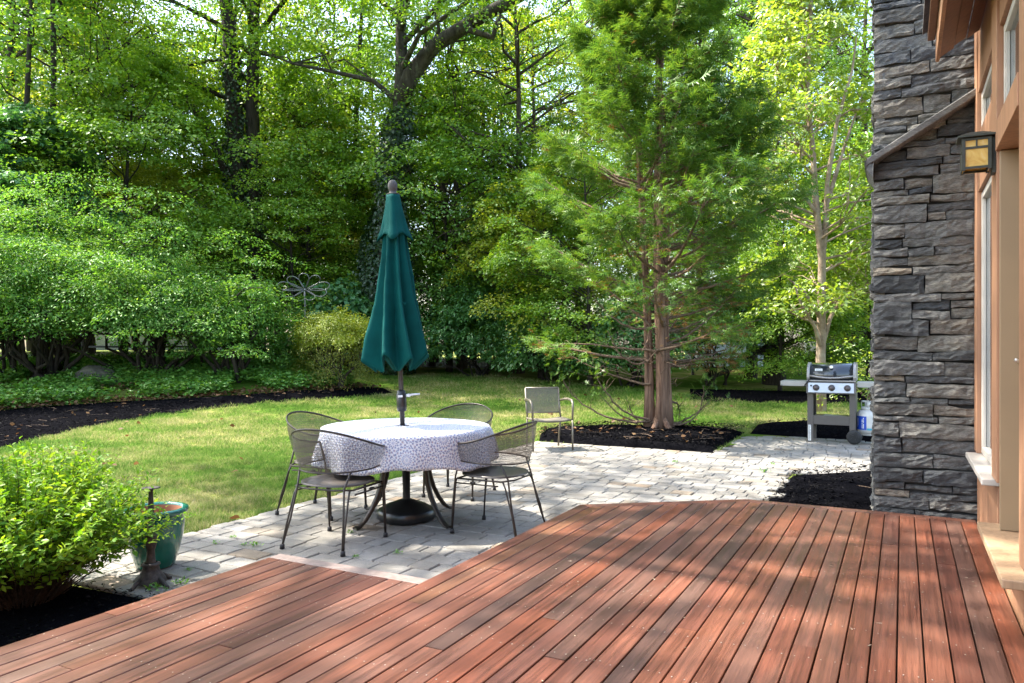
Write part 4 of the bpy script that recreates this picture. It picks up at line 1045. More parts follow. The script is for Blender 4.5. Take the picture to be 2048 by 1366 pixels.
for k in range(4):
    a = R(45+90*k); mb = MB(); c, s = math.cos(a), math.sin(a); mb.tube([(.07*c,.07*s,.045),(.10*c,.10*s,.03),(.125*c,.125*s,.008),(.14*c,.14*s,.006)], [.014,.013,.012,.010], 8); obj('claw_foot', mb, M['iron'], ip, True)
mb = MB(); mb.lathe([(.028,.132),(.023,.16),(.021,.20),(.026,.215),(.031,.235),(.036,.26),(.034,.285),(.025,.30),(.021,.305),(.019,.33),(.018,.40),(.016,.46),(.013,.50),(.012,.545),(.017,.556),(.017,.559)], 20); obj('shaft', mb, M['iron'], ip, True)
mb = MB(); mb.lathe([(0,.558),(.050,.559),(.052,.562),(.04,.565),(0,.564)], 24); obj('top_plate', mb, M['iron'], ip, True)

# ------------------------------------------------------------------ the woods: tree kinds
KIND = {}
KIND['maple']  = decid('maple', 101, 15, 2.4, 4.3, 250, 48, .15, .8, M['maple'], M['bark'], .19)
KIND['tall']   = decid('tall', 102, 19, 4.5, 4.6, 240, 48, .15, .8, M['maple'], M['bark_dark'], .22)
KIND['deep']   = decid('deep', 103, 13, 1.8, 4.1, 240, 48, .14, .8, M['maple_deep'], M['bark'], .16)
KIND['gold']   = decid('gold', 104, 13, 2.6, 3.9, 210, 46, .14, .8, M['maple_gold'], M['bark'], .15)
KIND['under']  = decid('under', 105, 7.5, 1.0, 2.9, 230, 54, .13, .85, M['maple'], M['bark_dark'], .07, srad=(.4,.85))
KIND['undergold'] = decid('undergold', 106, 6.0, .8, 2.6, 190, 52, .12, .85, M['maple_gold'], M['bark_dark'], .06, srad=(.4,.8))
KIND['vine']   = decid('vine', 107, 6.8, .9, 2.1, 210, 60, .17, .95, M['blue_leaf'], M['bark_dark'], .10, srad=(.35,.7), tpl='maple')
WOODS = 'trees of the woods behind the lawn'
def wood(kind, px, Y, rz, sc, label, cat='tree', name='maple_tree', group=WOODS):
    x = (px-1024)/F*Y; tm, cm = KIND[kind]
    return plant_tree(name, label, cat, tm, cm, (x, Y, Tf(x, Y)-.05), rz, sc, group)
front = [
 ('maple', 175, 25.0, .3, .95, 'leafy maple with a thin dark trunk above the left shrubs'),
 ('deep', 395, 30.5, 1.9, 1.0, 'dark green maple just left of the double ivy trunk'),
 ('under', 590, 22.6, 2.2, .85, 'low maple with flat leafy layers behind the golden clipped shrub'),
 ('maple', 665, 29.5, 4.0, 1.0, 'leafy maple between the double trunk and the forked ivy tree'),
 ('deep', 925, 24.5, 5.1, .95, 'dark green maple just right of the closed umbrella top'),
 ('maple', 1035, 23.0, .9, .9, 'maple whose leaves show left of the conifer top'),
 ('gold', 1075, 27.0, 2.9, 1.0, 'yellow green maple showing low between umbrella and conifer'),
 ('under', 1180, 19.5, 3.3, .85, 'low leafy maple right behind the conifer trunks'),
 ('deep', 1500, 21.5, 1.1, .9, 'dark green maple between the conifer and the pale barked tree'),
 ('under', 1560, 18.6, .2, .62, 'low bright maple whose boughs hang left of the grill'),
 ('under', 1735, 18.2, 4.4, .8, 'bright green maple behind the pale barked tree and chimney'),
 ('tall', 1420, 30.0, 2.0, 1.0, 'tall thick trunked tree rising above the conifer top'),
 ('tall', 145, 22.5, 1.2, .9, 'tall dark trunked tree above the left shrubs'),
 ('tall', 30, 25.5, 3.6, 1.0, 'tall tree at the far left edge of the woods'),
 ('undergold', 300, 23.5, 5.6, 1.0, 'yellow green young maple above the spindle shrubs'),
 ('undergold', 1010, 25.5, 1.4, 1.0, 'yellow green young maple right of the umbrella tip'),
 ('under', 250, 21.0, .9, 1.15, 'low bright maple rising behind the broad spindle shrub'),
 ('under', 625, 25.0, 2.6, 1.3, 'bright layered maple just right of the double ivy trunk'),
 ('under', 900, 23.5, 1.9, 1.25, 'bright layered maple right of the umbrella and behind the dark glossy shrub'),
 ('undergold', 1080, 21.5, .4, 1.0, 'small yellow green maple left of the conifer'),
 ('undergold', 430, 27.5, 4.3, 1.15, 'yellow green young maple low behind the double ivy trunk'),
 ('undergold', 690, 27.0, 2.3, 1.2, 'yellow green young maple low behind the forked ivy tree'),
 ('under', 870, 27.0, 5.3, 1.2, 'leafy young maple just right of the umbrella canopy'),
 ('gold', 560, 29.0, 3.3, 1.1, 'tall yellow green maple behind the double ivy trunk'),
 ('maple', 1735, 25.0, 2.9, 1.0, 'leafy maple filling the gap beside the chimney top'),
 ('gold', 180, 28.0, 2.2, 1.1, 'tall yellow green maple above the left shrubs'),
]
for k, px, Y, rz, sc, lab in front: wood(k, px, Y, rz, sc, lab)
# tall maple beside the lawn, its crown high over the patio and deck
tm, cm = decid('yard', 203, 17.5, 8.2, 6.0, 95, 80, .20, .85, M['maple'], M['bark'], .3, trunk_pts=[(0,0,-.3),(.1,0,3),(.2,.1,6),(.6,.1,9),(.9,0,12),(1,0,16)], srad=(.9,1.6), limbs=9)
plant_tree('yard_maple', 'tall maple left of the lawn with its crown above the patio', 'tree', tm, cm, (-6.6, 6.3, 0))
wr = random.Random(77)
kinds = ['maple','tall','deep','gold','maple','deep']
far = []
for i, px in enumerate(range(-60, 2300, 215)): far.append((kinds[i%6], px+wr.uniform(-70,70), wr.uniform(29, 33)))
for i, px in enumerate(range(-100, 2350, 205)): far.append((kinds[(i*5+2)%6], px+wr.uniform(-60,60), wr.uniform(36, 42)))
for i, px in enumerate(range(-300, 2350, 330)): far.append(('under' if i%2 else 'undergold', px+wr.uniform(-60,60), wr.uniform(26, 33)))
for k, px, Y in far: wood(k, px, Y, wr.uniform(0,6.28), wr.uniform(.85,1.15)*(1.15 if Y > 45 else 1), 'leafy tree deep in the woods behind the nearer trees', group='distant trees deep in the woods')

def ivy_on(pts, rad, n, rg, size=.10):
    pts = np.array(pts, float); t = rg.uniform(0, 1, n)**1.15*(len(pts)-1.001); i = t.astype(int); f = (t-i)[:, None]
    C = pts[i]*(1-f)+pts[i+1]*f; rr = np.interp(t, range(len(pts)), rad)
    a = rg.uniform(0, 2*np.pi, n); O = np.stack([np.cos(a), np.sin(a), np.zeros(n)], 1)
    bulge = 1+.35*np.sin(C[:,2]*2.1+a*2)
    P = C+O*(rr*bulge+rg.exponential(.05, n))[:, None]; N = O+rg.normal(0, .45, (n,3)); N[:,2] += .35; D = rg.normal(0, .5, (n,3)); D[:,2] -= .9
    return P, N, D, size*rg.uniform(.6, 1.3, n)
# double trunk wrapped in ivy
rg = np.random.default_rng(5)
x0, Y0 = (505-1024)/F*24, 24.0; g0 = Tf(x0, Y0)
BIG = dict(leaf=.15, lw=.8, bark=M['bark_dark'])
t1 = [(0,0,-.3),(.05,0,2.5),(.05,.02,5),(-.03,.05,8),(.06,0,11),(.1,-.1,15),(0,-.3,19)]
tm, cm = decid('double', 201, 22, 8.8, 7.0, 260, 54, .16, .8, M['maple'], M['bark_dark'], .33, trunk_pts=t1, srad=(.6,1.2), limbs=7, low_bias=1.5)
dt = plant_tree('double_trunk_tree', 'huge double trunked tree wrapped in ivy left of the umbrella', 'tree', tm, cm, (x0, Y0, g0))
s2 = [(-.42,-.12,-.3),(-.42,-.1,2),(-.46,-.1,4.5),(-.5,-.08,7),(-.75,0,10.5),(-1.2,.1,14),(-1.9,.2,18)]
mb = MB(); mb.tube(s2, [.42,.33,.30,.27,.22,.16,.05], 10); mb.tube([(-.48,-.1,5.0),(-1.3,-.4,7.2),(-2.8,-.8,9.4)], [.14,.11,.05], 8); obj('trunk', mb, M['bark_dark'], dt, True)
Pv = [ivy_on([(-.42,-.1,-.1),(-.42,-.1,2),(-.46,-.1,4.5),(-.5,-.08,7),(-.7,0,10)], [.33,.30,.29,.26,.2], 6000, rg), ivy_on([(.05,0,1.5),(.05,0,4),(.02,.02,6.5)], [.3,.27,.24], 1200, rg)]
link('ivy', leaves('ivy_wrap', *[np.concatenate([q[i] for q in Pv]) for i in range(3)], np.concatenate([q[3] for q in Pv]), .09, M['ivy'], 'rhomb'), dt)

# forked ivy tree whose long limb reaches over to the right
Y1 = 22.0; base = Vector(((768-1024)/F*Y1, Y1, 0)); g1 = Tf(base.x, Y1); base.z = g1
def L1(px, py, Y=Y1): return AT(px, py, Y)-base
tr = [Vector((0,0,-.3)), L1(770,560), L1(776,440), L1(787,330), L1(799,220), L1(803,130), L1(801,0), L1(795,-160), L1(800,-420)]
tm, cm = decid('forked', 202, 21, 9.2, 7.0, 180, 54, .16, .8, M['maple'], M['bark_lichen'], .34, trunk_pts=[tuple(p) for p in tr], srad=(.6,1.2), limbs=7, low_bias=1.5)
ft = plant_tree('forked_ivy_tree', 'ivy clad tree behind the umbrella with a long forked limb bending right', 'tree', tm, cm, base)
mb = MB(); limb = [L1(800,205), L1(822,150,21.9), L1(868,92,21.6), L1(950,40,21), L1(1035,-5,20.3), L1(1130,-60,19.5), L1(1260,-100,18.6)]
mb.tube(limb, [.27,.25,.22,.19,.165,.13,.05], 12)
mb.tube([limb[3], L1(915,88,20.8)*.4+limb[3]*.6, L1(985,75,20.6), L1(1000,28,20.4)], [.1,.10,.09,.06], 8)
mb.tube([limb[2]+Vector((0,0,.05)), L1(878,60,21.4), L1(872,30,21.2), L1(882,-20,21)], [.08,.06,.05,.04], 6)
obj('limb', mb, M['bark_lichen'], ft, True)
P, N, D, s_ = ivy_on([Vector((0,0,-.1)), L1(768,600), L1(770,520), L1(778,420), L1(788,320), L1(799,220)], [.62,.58,.52,.44,.36,.26], 11000, rg)
link('ivy', leaves('ivy_wrap', P, N, D, s_, s_*.95, M['ivy'], 'rhomb'), ft)

# vine covered tree at the left edge, pine at upper right
wood('vine', 70, 19.8, .6, 1.0, 'tree at the left edge covered in broad blue green vine leaves', name='vine_covered_tree', group=None)
KIND['pine'] = decid('pine', 108, 19, 7.5, 4.2, 260, 46, .22, .5, M['pine'], M['bark_dark'], .2, srad=(.4,.8), tpl='needle')
wood('pine', 1490, 25.5, 1.0, 1.0, 'pale needled pine with bare dark limbs right of the conifer top', name='pine_tree', group=None)

# slender dark saplings between the big trunks
for i, (px, Y, h, w, lean, lab) in enumerate(((98,21.0,14,.10,.3,'straight dark sapling trunk rising from the left shrubs'), (72,20.4,12,.09,-.2,'thin dark trunk standing under the vine leaves'), (452,27,15,.12,.2,'dark slender trunk close left of the double trunk'),
      (545,28,14,.10,-.5,'dark slender trunk close right of the double trunk'), (703,27,15,.12,.4,'slender trunk between double trunk and forked ivy tree'), (864,25.5,13,.11,-.2,'slender trunk seen just right of the umbrella canopy'),
      (946,29,14,.12,.3,'thin trunk midway between umbrella and conifer'), (1000,30,14,.10,-.3,'thin trunk nearer the conifer than the umbrella'))):
    x = (px-1024)/F*Y; t = thing('sapling', lab, 'sapling', (x, Y, Tf(x, Y)), 0, 'slender trunks in the woods'); sr = np.random.default_rng(300+i)
    tp_ = [(0,0,-.2)]+[(lean*q/5+sr.normal(0,.1), sr.normal(0,.1), h*q/5) for q in range(1, 6)]
    mb = MB(); mb.tube(tp_, [w*1.2,w,w*.9,w*.75,w*.55,w*.2], 8)
    for q in range(9):
        z = sr.uniform(2.5, h*.9); a = sr.uniform(0, 6.28); l = sr.uniform(.8, 2.2); p = np.array([np.interp(z, [p[2] for p in tp_], [p[0] for p in tp_]), 0, z]); mb.tube(bent(p, p+np.array([math.cos(a)*l, math.sin(a)*l, l*.5]), .04, sr, .02), [.03,.024,.018,.01,.004], 5, False)
    obj('trunk', mb, M['bark_dark'], t, True)
    C = np.stack([sr.normal(lean*.6, 1.3, 60), sr.normal(0, 1.3, 60), sr.uniform(h*.45, h*1.02, 60)], 1); P, N, D = spray_points(sr, C, np.array([[0,0,1.0]])+sr.normal(0,.3,(60,3)), sr.uniform(.4,.8,60), 40)
    link('crown', leaves('sapling_crown', P, N, D, .14*sr.uniform(.7,1.2,len(P)), .11, M['maple_deep']), t)

# ------------------------------------------------------------------ pale barked tree behind the grill
gx_, gy_ = G(1640, 822); zt = lambda py: 1.38-(py-HORIZON)/F*gy_-Tf(gx_, gy_); xt = lambda px: (px-1640)/F*gy_
def L2(px, py, dy=0): return (xt(px), dy, zt(py))
pts = [(0,0,-.2), L2(1641,740), L2(1643,640), L2(1644,520), L2(1636,450), L2(1634,380,.1), L2(1630,300,.1), L2(1622,190,.2), L2(1630,20,.2), L2(1640,-120,.3)]
envp = lambda t: np.where(t < .25, .55+1.4*t, .95-.75*np.clip((t-.3)/.7, 0, 1)**1.6)
tm, cm = decid('pale', 401, 8.8, 2.0, 2.35, 360, 40, .125, .55, M['stewartia'], M['bark_pale'], .09, trunk_pts=pts, srad=(.28,.55), limbs=12, env=envp, dens=1.3)
pl = plant_tree('pale_barked_tree', 'slender pale barked tree with yellow green leaves behind the grill', 'tree', tm, cm, (gx_, gy_, Tf(gx_, gy_)))
mb = MB()
for path, rr in (([L2(1644,525), L2(1652,440), L2(1650,370,-.1), L2(1665,250,-.2), L2(1695,150,-.2), L2(1715,60)], [.065,.055,.045,.035,.025,.01]), ([L2(1643,640), L2(1622,610,-.1), L2(1600,585,-.2), L2(1565,560,-.3)], [.05,.038,.028,.01]), ([L2(1642,700), L2(1622,655,-.2), L2(1590,610,-.3), L2(1575,565,-.3)], [.045,.036,.026,.01]),
                 ([L2(1645,690), L2(1665,635,.1), L2(1700,580,.2), L2(1728,535,.2)], [.05,.04,.028,.01]), ([L2(1650,420), L2(1690,300,.1), L2(1735,180,.2)], [.05,.035,.01]), ([L2(1636,430), L2(1600,380), L2(1570,340)], [.04,.03,.01]), ([L2(1650,400,.1), L2(1700,385,.3), L2(1745,355,.4)], [.035,.025,.01])):
    mb.tube(path, rr, 7, False)
obj('limb', mb, M['bark_pale'], pl, True)

# ------------------------------------------------------------------ conifer on the mulch bed
cxy = G(1322, 866); cx, cyy = cxy; cz = Tf(cx, cyy)+.05
con = thing('cypress_tree', 'tall feathery conifer with shredding red trunks in the mulch bed', 'tree', (cx, cyy, cz))
rg = np.random.default_rng(44); mb = MB(); mbb = MB()
stems = [[(.0,0,-.1),(.02,0,.5),(.01,0,1.2),(-.03,.02,2.5),(-.02,.04,4.2),(.0,.05,6.2),(.03,.05,8.6)],
         [(-.15,.1,-.1),(-.16,.1,.5),(-.17,.12,1.2),(-.22,.14,2.4),(-.30,.18,4.0),(-.38,.22,6.3)],
         [(.10,.05,-.1),(.09,.05,.5),(.07,.08,1.2),(.06,.12,2.4),(.16,.18,4.2),(.32,.22,7.0)]]
for st, r_ in zip(stems, (.098,.075,.085)):
    for q in range(3):                                            # fluted, strip-barked stems
        a = q*2.1+r_*40; o_ = .42*r_
        mb.tube([(p[0]+o_*math.cos(a+.3*i), p[1]+o_*math.sin(a+.3*i), p[2]) for i, p in enumerate(st)], [r_*(1.15 if i == 0 else .80-.62*i/(len(st)-1)) for i in range(len(st))], 8)
for a in (.3, 1.6, 2.7, 3.9, 5.2): mb.tube([(.04*math.cos(a), .04*math.sin(a), .22), (.17*math.cos(a), .17*math.sin(a), .05), (.3*math.cos(a), .3*math.sin(a), -.03)], [.05,.045,.02], 6)
obj('trunk', mb, M['bark_red'], con, True)
GP, GD, GN, GL = [], [], [], []; BP, BD, BN, BL = [], [], [], []
nb = 150
for k in range(nb):
    z = .9+7.6*rg.uniform(0, 1)**.88; st = stems[int(rg.integers(0, 3))]; zz = [p[2] for p in st]; zc = min(z, zz[-1])
    o_ = np.array([np.interp(zc, zz, [p[0] for p in st]), np.interp(zc, zz, [p[1] for p in st]), zc])
    prof = np.interp(z, [.8,1.6,2.6,3.6,5,6.5,8.6], [1.7,2.0,2.0,1.7,1.12,.58,.2])
    L = prof*rg.uniform(.7, 1.08); a = rg.uniform(0, 2*np.pi); rise = np.interp(z, [.8,2,4,8], [.12,.38,.62,.95])*rg.uniform(.75,1.2)
    dh = np.array([math.cos(a), math.sin(a), 0]); p1 = o_+dh*L*.4+np.array([0,0,L*rise*.22]); p2 = o_+dh*L*.75+np.array([0,0,L*rise*.58]); p3 = o_+dh*L+np.array([0,0,L*rise*.95])
    br = .010+.011*L; mbb.tube([o_, p1, p2, p3], [br, br*.75, br*.5, .004], 5, False)
    n = int(105+80*L)
    t = rg.uniform(.22, 1.05, n)**.8; pts_ = np.array([o_, p1, p2, p3]); tt = np.clip(t, 0, 1)*3; i = np.minimum(tt.astype(int), 2); f = (tt-i)[:, None]
    C = pts_[i]*(1-f)+pts_[i+1]*f; side = rg.choice([-1, 1], n); lat = np.array([-dh[1], dh[0], 0])
    wd = .34*L*(1-np.abs(t-.5)*1.2).clip(.12)*rg.uniform(0, 1, n)
    P = C+lat*(side*wd)[:, None]+dh*(wd*.5)[:, None]+rg.normal(0, .05, (n,3)); P[:,2] += .16*wd-.05+rg.normal(0, .05, n)
    D = dh*1.0+lat*(side*.75)[:, None]+rg.normal(0, .35, (n,3)); D[:,2] += rg.uniform(-.35, .55, n); N = np.array([0,0,1.0])+rg.normal(0, .5, (n,3))
    rr = np.hypot(P[:,0], P[:,1])/prof
    brown = (rg.uniform(0, 1, n) < np.where((rr < .62) & (P[:,2] < 3.9), .78, .10)) | ((P[:,2] < 2.0) & (rg.uniform(0,1,n) < .62))
    keep = ~(brown & (rg.uniform(0, 1, n) < .6)); sz = rg.uniform(.13, .26, n)
    g = ~brown
    GP.append(P[g]); GD.append(D[g]); GN.append(N[g]); GL.append(sz[g]); b_ = brown & keep
    BP.append(P[b_]); BD.append(D[b_]); BN.append(N[b_]); BL.append(sz[b_]*.75)
    for q in range(3):
        f0 = rg.uniform(.3, .9); c0 = pts_[min(2,int(f0*3))]*(1-(f0*3-min(2,int(f0*3))))+pts_[min(2,int(f0*3))+1]*(f0*3-min(2,int(f0*3))); s_ = rg.choice([-1,1]); e = c0+lat*s_*L*.3+dh*L*.2+np.array([0,0,rg.uniform(-.05,.15)])
        mbb.tube([c0, (c0+e)/2+rg.normal(0,.02,3), e], [.006,.004,.002], 4, False)
# bare bowed branches near the ground
bare = [((1290,842),(1205,850),(1140,800),(1125,755),12.0), ((1300,838),(1250,838),(1215,800),(1190,745),11.6), ((1300,842),(1262,850),(1230,828),(1200,790),11.8), ((1308,845),(1280,852),(1262,835),(1255,800),12.0), ((1330,852),(1370,856),(1415,835),(1405,770),11.7), ((1330,848),(1360,850),(1395,830),(1420,800),11.9), ((1335,800),(1350,810),(1362,795),(1358,840),12.0), ((1300,770),(1250,762),(1180,735),(1120,700),12.1), ((1305,700),(1230,700),(1170,680),(1110,690),12.2),
        ((1330,700),(1390,680),(1450,655),(1520,640),12.0), ((1330,690),(1400,665),(1445,610),(1470,580),12.2), ((1300,650),(1240,600),(1200,560),(1150,545),11.8), ((1300,655),(1262,668),(1225,640),(1190,600),11.7), ((1335,720),(1390,730),(1440,700),(1480,690),12.0), ((1300,720),(1260,740),(1230,710),(1215,660),11.7)]
org = Vector((cx, cyy, cz)); tuft = []
for a, b, c, d, Y in bare:
    Q = [AT(*a, cyy)-org, AT(*b, (Y+cyy)/2)-org, AT(*c, Y)-org, AT(*d, Y)-org]; pp = []
    for i in range(13):
        t = i/12; pp.append(Q[0]*(1-t)**3+Q[1]*3*t*(1-t)**2+Q[2]*3*t*t*(1-t)+Q[3]*t**3+Vector(rg.normal(0, .008, 3)))
    mbb.tube(pp, [.019*(1-.8*i/12)+.002 for i in range(13)], 6, False); tuft.append((pp[-1], pp[-3]))
    for q in range(4):
        i = int(rg.integers(4, 12)); e = pp[i]+Vector((rg.normal(0,.18), rg.normal(0,.12), rg.uniform(.05,.28))); mbb.tube([pp[i], (pp[i]+e)/2+Vector(rg.normal(0,.02,3)), e], [.006,.004,.0015], 4, False)
for _ in range(170):                                             # fine dead twigs inside the lower crown
    z = rg.uniform(.7, 4.2); a = rg.uniform(0, 6.28); l = rg.uniform(.4, 1.3); s0 = np.array([.15*math.cos(a), .1+.15*math.sin(a), z]); e = s0+np.array([math.cos(a)*l, math.sin(a)*l, rg.uniform(-.15,.4)*l])
    pts_ = bent(s0, e, .05, rg, -.05, 4); mbb.tube(pts_, [.008,.006,.005,.003,.0015], 4, False)
    for q in range(2): f = pts_[int(rg.integers(1,4))]; mbb.tube([f, f+rg.normal(0,.14,3)], [.003,.001], 3, False)
obj('branches', mbb, M['twig'], con, True)['kind'] = 'stuff'
for (e, pth) in tuft:
    n = 26; P = np.array(e)+rg.normal(0, .10, (n,3)); D = rg.normal(0, .6, (n,3))+np.array([0,0,.5]); GP.append(P); GD.append(D); GN.append(rg.normal(0,.5,(n,3))+np.array([0,0,1.])); GL.append(rg.uniform(.07,.13,n))
cat = np.concatenate
s_ = cat(GL); link('foliage', leaves('cypress_foliage', cat(GP), cat(GN), cat(GD), s_, s_*.85, M['cypress'], 'spray'), con)
s_ = cat(BL); tag(link('foliage', leaves('cypress_dead', cat(BP), cat(BN), cat(BD), s_, s_*.55, M['cypress_dead'], 'frond'), con), 'dry brown inner foliage')

# ------------------------------------------------------------------ shrubs
def shrub(name, label, cat, loc, rx, ry, H, base, nspray, per, leaf, lw, mat, bark, seed, srad=(.22,.45), stems=14, tpl='rhomb', group=None, stem_r=.03, shell=.35, flat=.16, tilt=.3, low=None, rough=1.0, droop=.25):
    rg = np.random.default_rng(seed); t = thing(name, label, cat, loc, 0, group); mb = MB()
    a = rg.uniform(0, 2*np.pi, nspray); cz_ = rg.uniform(-.35, 1, nspray); s = np.sqrt(np.maximum(0, 1-np.clip(cz_,0,1)**2)); r = rg.uniform(shell, 1, nspray)**.6
    lump = 1+rough*(.14*np.sin(3*a+cz_*4+seed)+.12*np.sin(5*a-cz_*5)+rg.normal(0,.10,nspray))
    C = np.stack([rx*s*r*np.cos(a)*lump, ry*s*r*np.sin(a)*lump, base+(H-base)*(.28+.72*cz_*r*lump)], 1)
    if low is not None: C[:,2] = np.maximum(C[:,2], low)
    NRM = np.array([0,0,1.])+np.stack([np.cos(a)*s, np.sin(a)*s, np.zeros(nspray)], 1)*tilt+rg.normal(0, .22, (nspray,3))
    P, N, D = spray_points(rg, C, NRM, rg.uniform(*srad, nspray), per, flat, droop)
    for q in range(stems):
        i = int(rg.integers(0, nspray)); p0 = (rg.normal(0,.12*rx), rg.normal(0,.12*ry), -.1); pts = bent(p0, C[i], .05, rg, .06, 5); mb.tube(pts, [stem_r*(1-.85*k/5)+.002 for k in range(6)], 6, False)
        for w in range(5):
            j = pts[int(rg.integers(2,5))]; d = C[np.argsort(np.linalg.norm(C-j, axis=1))[int(rg.integers(0, 14))]]; mb.tube(bent(j, d, .06, rg, .03, 3), [stem_r*.4, stem_r*.3, stem_r*.2, .002], 4, False)
    obj('stems', mb, bark, t, True)['kind'] = 'stuff'
    sz = leaf*rg.uniform(.7,1.3,len(P)); link('foliage', leaves(name+'_foliage', P, N, D, sz, sz*lw, mat, tpl), t); return t
def gloc(px, py): x, y = G(px, py); return (x, y, Tf(x, y))
def xyloc(px, Y): x = (px-1024)/F*Y; return (x, Y, Tf(x, Y))
SP = 'spindle shrubs along the left bank'
SK = dict(group=SP, shell=.2, tilt=.28, rough=2.0, droop=.22, flat=.07)
def shoots(t, rx, ry, z0, z1, n, seed, mat, leaf):
    rg = np.random.default_rng(seed); P, N, D = [], [], []; mb = MB()
    for k in range(n):
        a = rg.uniform(0, 2*np.pi); f = rg.uniform(0, 1); z = z0+(z1-z0)*f; s = math.sqrt(max(0, 1-(f*.95)**2))
        o_ = np.array([rx*s*math.cos(a)*.8, ry*s*math.sin(a)*.8, z-.1]); d = np.array([math.cos(a)*(.3+s), math.sin(a)*(.3+s), rg.uniform(.1,.9)]); d /= np.linalg.norm(d); L = rg.uniform(.5, 1.15)
        pts = [o_+d*L*u_-np.array([0,0,.22*L*u_*u_]) for u_ in np.linspace(0, 1, 6)]; mb.tube(pts, [.008,.006,.005,.004,.003,.001], 4, False)
        lat = np.cross(d, [0,0,1.]); lat /= np.linalg.norm(lat)+1e-6
        for j in range(34):
            u_ = .15+.85*j/34; i = min(int(u_*5), 4); p = pts[i]+(pts[i+1]-pts[i])*(u_*5-i); sd = 1 if j % 2 else -1
            P.append(p+lat*sd*rg.uniform(0,.07)); D.append(lat*sd+d*.7+rg.normal(0,.25,3)); N.append(np.array([0,0,1.])+rg.normal(0,.3,3))
    obj('shoots', mb, M['twig_dark'], t, True)['kind'] = 'stuff'
    sz = leaf*rg.uniform(.7,1.3,len(P)); link('shoot_foliage', leaves('shoot_foliage', np.array(P), np.array(N), np.array(D), sz, sz*.46, mat), t)
for lab, px, Y, rx, ry, H, base, ns, per, seed, sr, st in (('tallest arching spindle shrub at the left edge, sunlit on top', 70, 17.4, 3.2, 2.2, 4.4, 1.15, 310, 175, 501, (.45,.95), 26),
      ('broad arching spindle shrub left of the double ivy trunk', 315, 17.8, 2.6, 2.0, 3.25, 1.0, 285, 165, 502, (.45,.85), 22),
      ('small round spindle shrub at the right end of the left bank', 470, 17.4, 1.1, 1.0, 2.1, .6, 110, 150, 503, (.3,.6), 14),
      ('leggy spindle shrub at the far left with bare lower boughs', -130, 16.0, 2.5, 1.9, 3.8, 1.3, 190, 160, 504, (.45,.85), 18)):
    t_ = shrub('spindle_shrub', lab, 'shrub', xyloc(px, Y), rx, ry, H, base, ns, per, .072, .46, M['burning_bush'], M['bark_dark'], seed, sr, st, stem_r=.05, **SK)
    shoots(t_, rx, ry, base, H, int(26*rx), seed+50, M['burning_bush'], .072)
yl = gloc(672, 771)
yw = shrub('golden_yew', 'flat topped golden clipped shrub left of the umbrella', 'shrub', yl, 1.0, .95, 1.74, .95, 460, 46, .055, .4, M['yew_gold'], M['bark'], 510, (.12,.22), 10, stem_r=.04, flat=.35, tilt=.6)
for ch_ in yw.children:
    if ch_.name.startswith('stems'): pass
rg = np.random.default_rng(511); n = 170; a = rg.uniform(0,6.28,n); C = np.stack([1.0*np.cos(a)*rg.uniform(.55,1.05,n), .95*np.sin(a)*rg.uniform(.55,1.05,n), rg.uniform(.08,1.05,n)], 1); P, N, D = spray_points(rg, C, np.stack([np.cos(a), np.sin(a), .6+0*a], 1), rg.uniform(.1,.2,n), 36, .35)
tag(link('foliage', leaves('yew_lower', P, N, D, .05*rg.uniform(.7,1.2,len(P)), .02, M['yew_base']), yw), 'thinner green lower foliage')
shrub('rhododendron', 'big dark glossy shrub just right of the umbrella canopy', 'shrub', xyloc(955, 22.2), 2.0, 1.5, 2.75, .35, 300, 50, .12, .42, M['rhodo'], M['bark_dark'], 520, (.25,.45), 12, group='dark shrubs at the lawn edge')
shrub('rhododendron', 'dark glossy shrub left of the conifer trunks', 'shrub', xyloc(1100, 20.8), 1.5, 1.3, 2.2, .3, 220, 50, .12, .42, M['rhodo'], M['bark_dark'], 521, (.25,.45), 12, group='dark shrubs at the lawn edge')
shrub('rhododendron', 'dark glossy shrub behind the conifer trunks', 'shrub', xyloc(1270, 19.6), 1.6, 1.3, 2.5, .4, 220, 50, .12, .42, M['rhodo'], M['bark_dark'], 522, (.25,.45), 12, group='dark shrubs at the lawn edge')
shrub('rhododendron', 'dark glossy shrub between conifer and grill', 'shrub', xyloc(1425, 19.8), 1.3, 1.3, 2.3, 1.1, 170, 50, .12, .42, M['rhodo'], M['bark_dark'], 523, (.25,.45), 10, group='dark shrubs at the lawn edge')
shrub('viburnum', 'broad leaved green shrub behind the golden clipped shrub', 'shrub', xyloc(700, 21.6), 1.35, 1.1, 2.45, .5, 170, 40, .15, .8, M['blue_leaf'], M['bark_dark'], 524, (.25,.45), 10)
shrub('young_shrub', 'pale young leafy shrub between left bank and golden shrub', 'shrub', xyloc(572, 18.6), .5, .5, 1.0, .15, 50, 40, .09, .5, M['cover'], M['twig_dark'], 525, (.15,.28), 8, stem_r=.012)
shrub('white_stemmed_shrub', 'thin pale shrub between the grill and the chimney', 'shrub', xyloc(1738, 12.6), .55, .5, 1.5, .35, 34, 22, .06, .5, M['stewartia'], M['bark_pale'], 526, (.15,.3), 10, stem_r=.012)
lg_ = xyloc(1548, 20.0)
dk = thing('leaning_dark_tree', 'thick dark trunk with low drooping boughs left of the grill', 'tree', lg_)
mb = MB(); mb.tube([(0,0,-.2),(0,0,.6),(.02,0,1.3),(.15,0,2.3),(.2,.1,4)], [.34,.27,.25,.2,.1], 10); mb.tube([(-.05,-.1,.95),(-.7,-.3,.85),(-1.4,-.5,.35),(-2.0,-.6,.1)], [.11,.09,.07,.03], 8); mb.tube([(.1,0,.95),(.7,-.1,1.2),(1.4,-.2,1.55)], [.09,.07,.03], 7); mb.tube([(-.1,.1,1.3),(-.9,0,1.9),(-1.8,-.2,2.3)], [.1,.07,.03], 7)
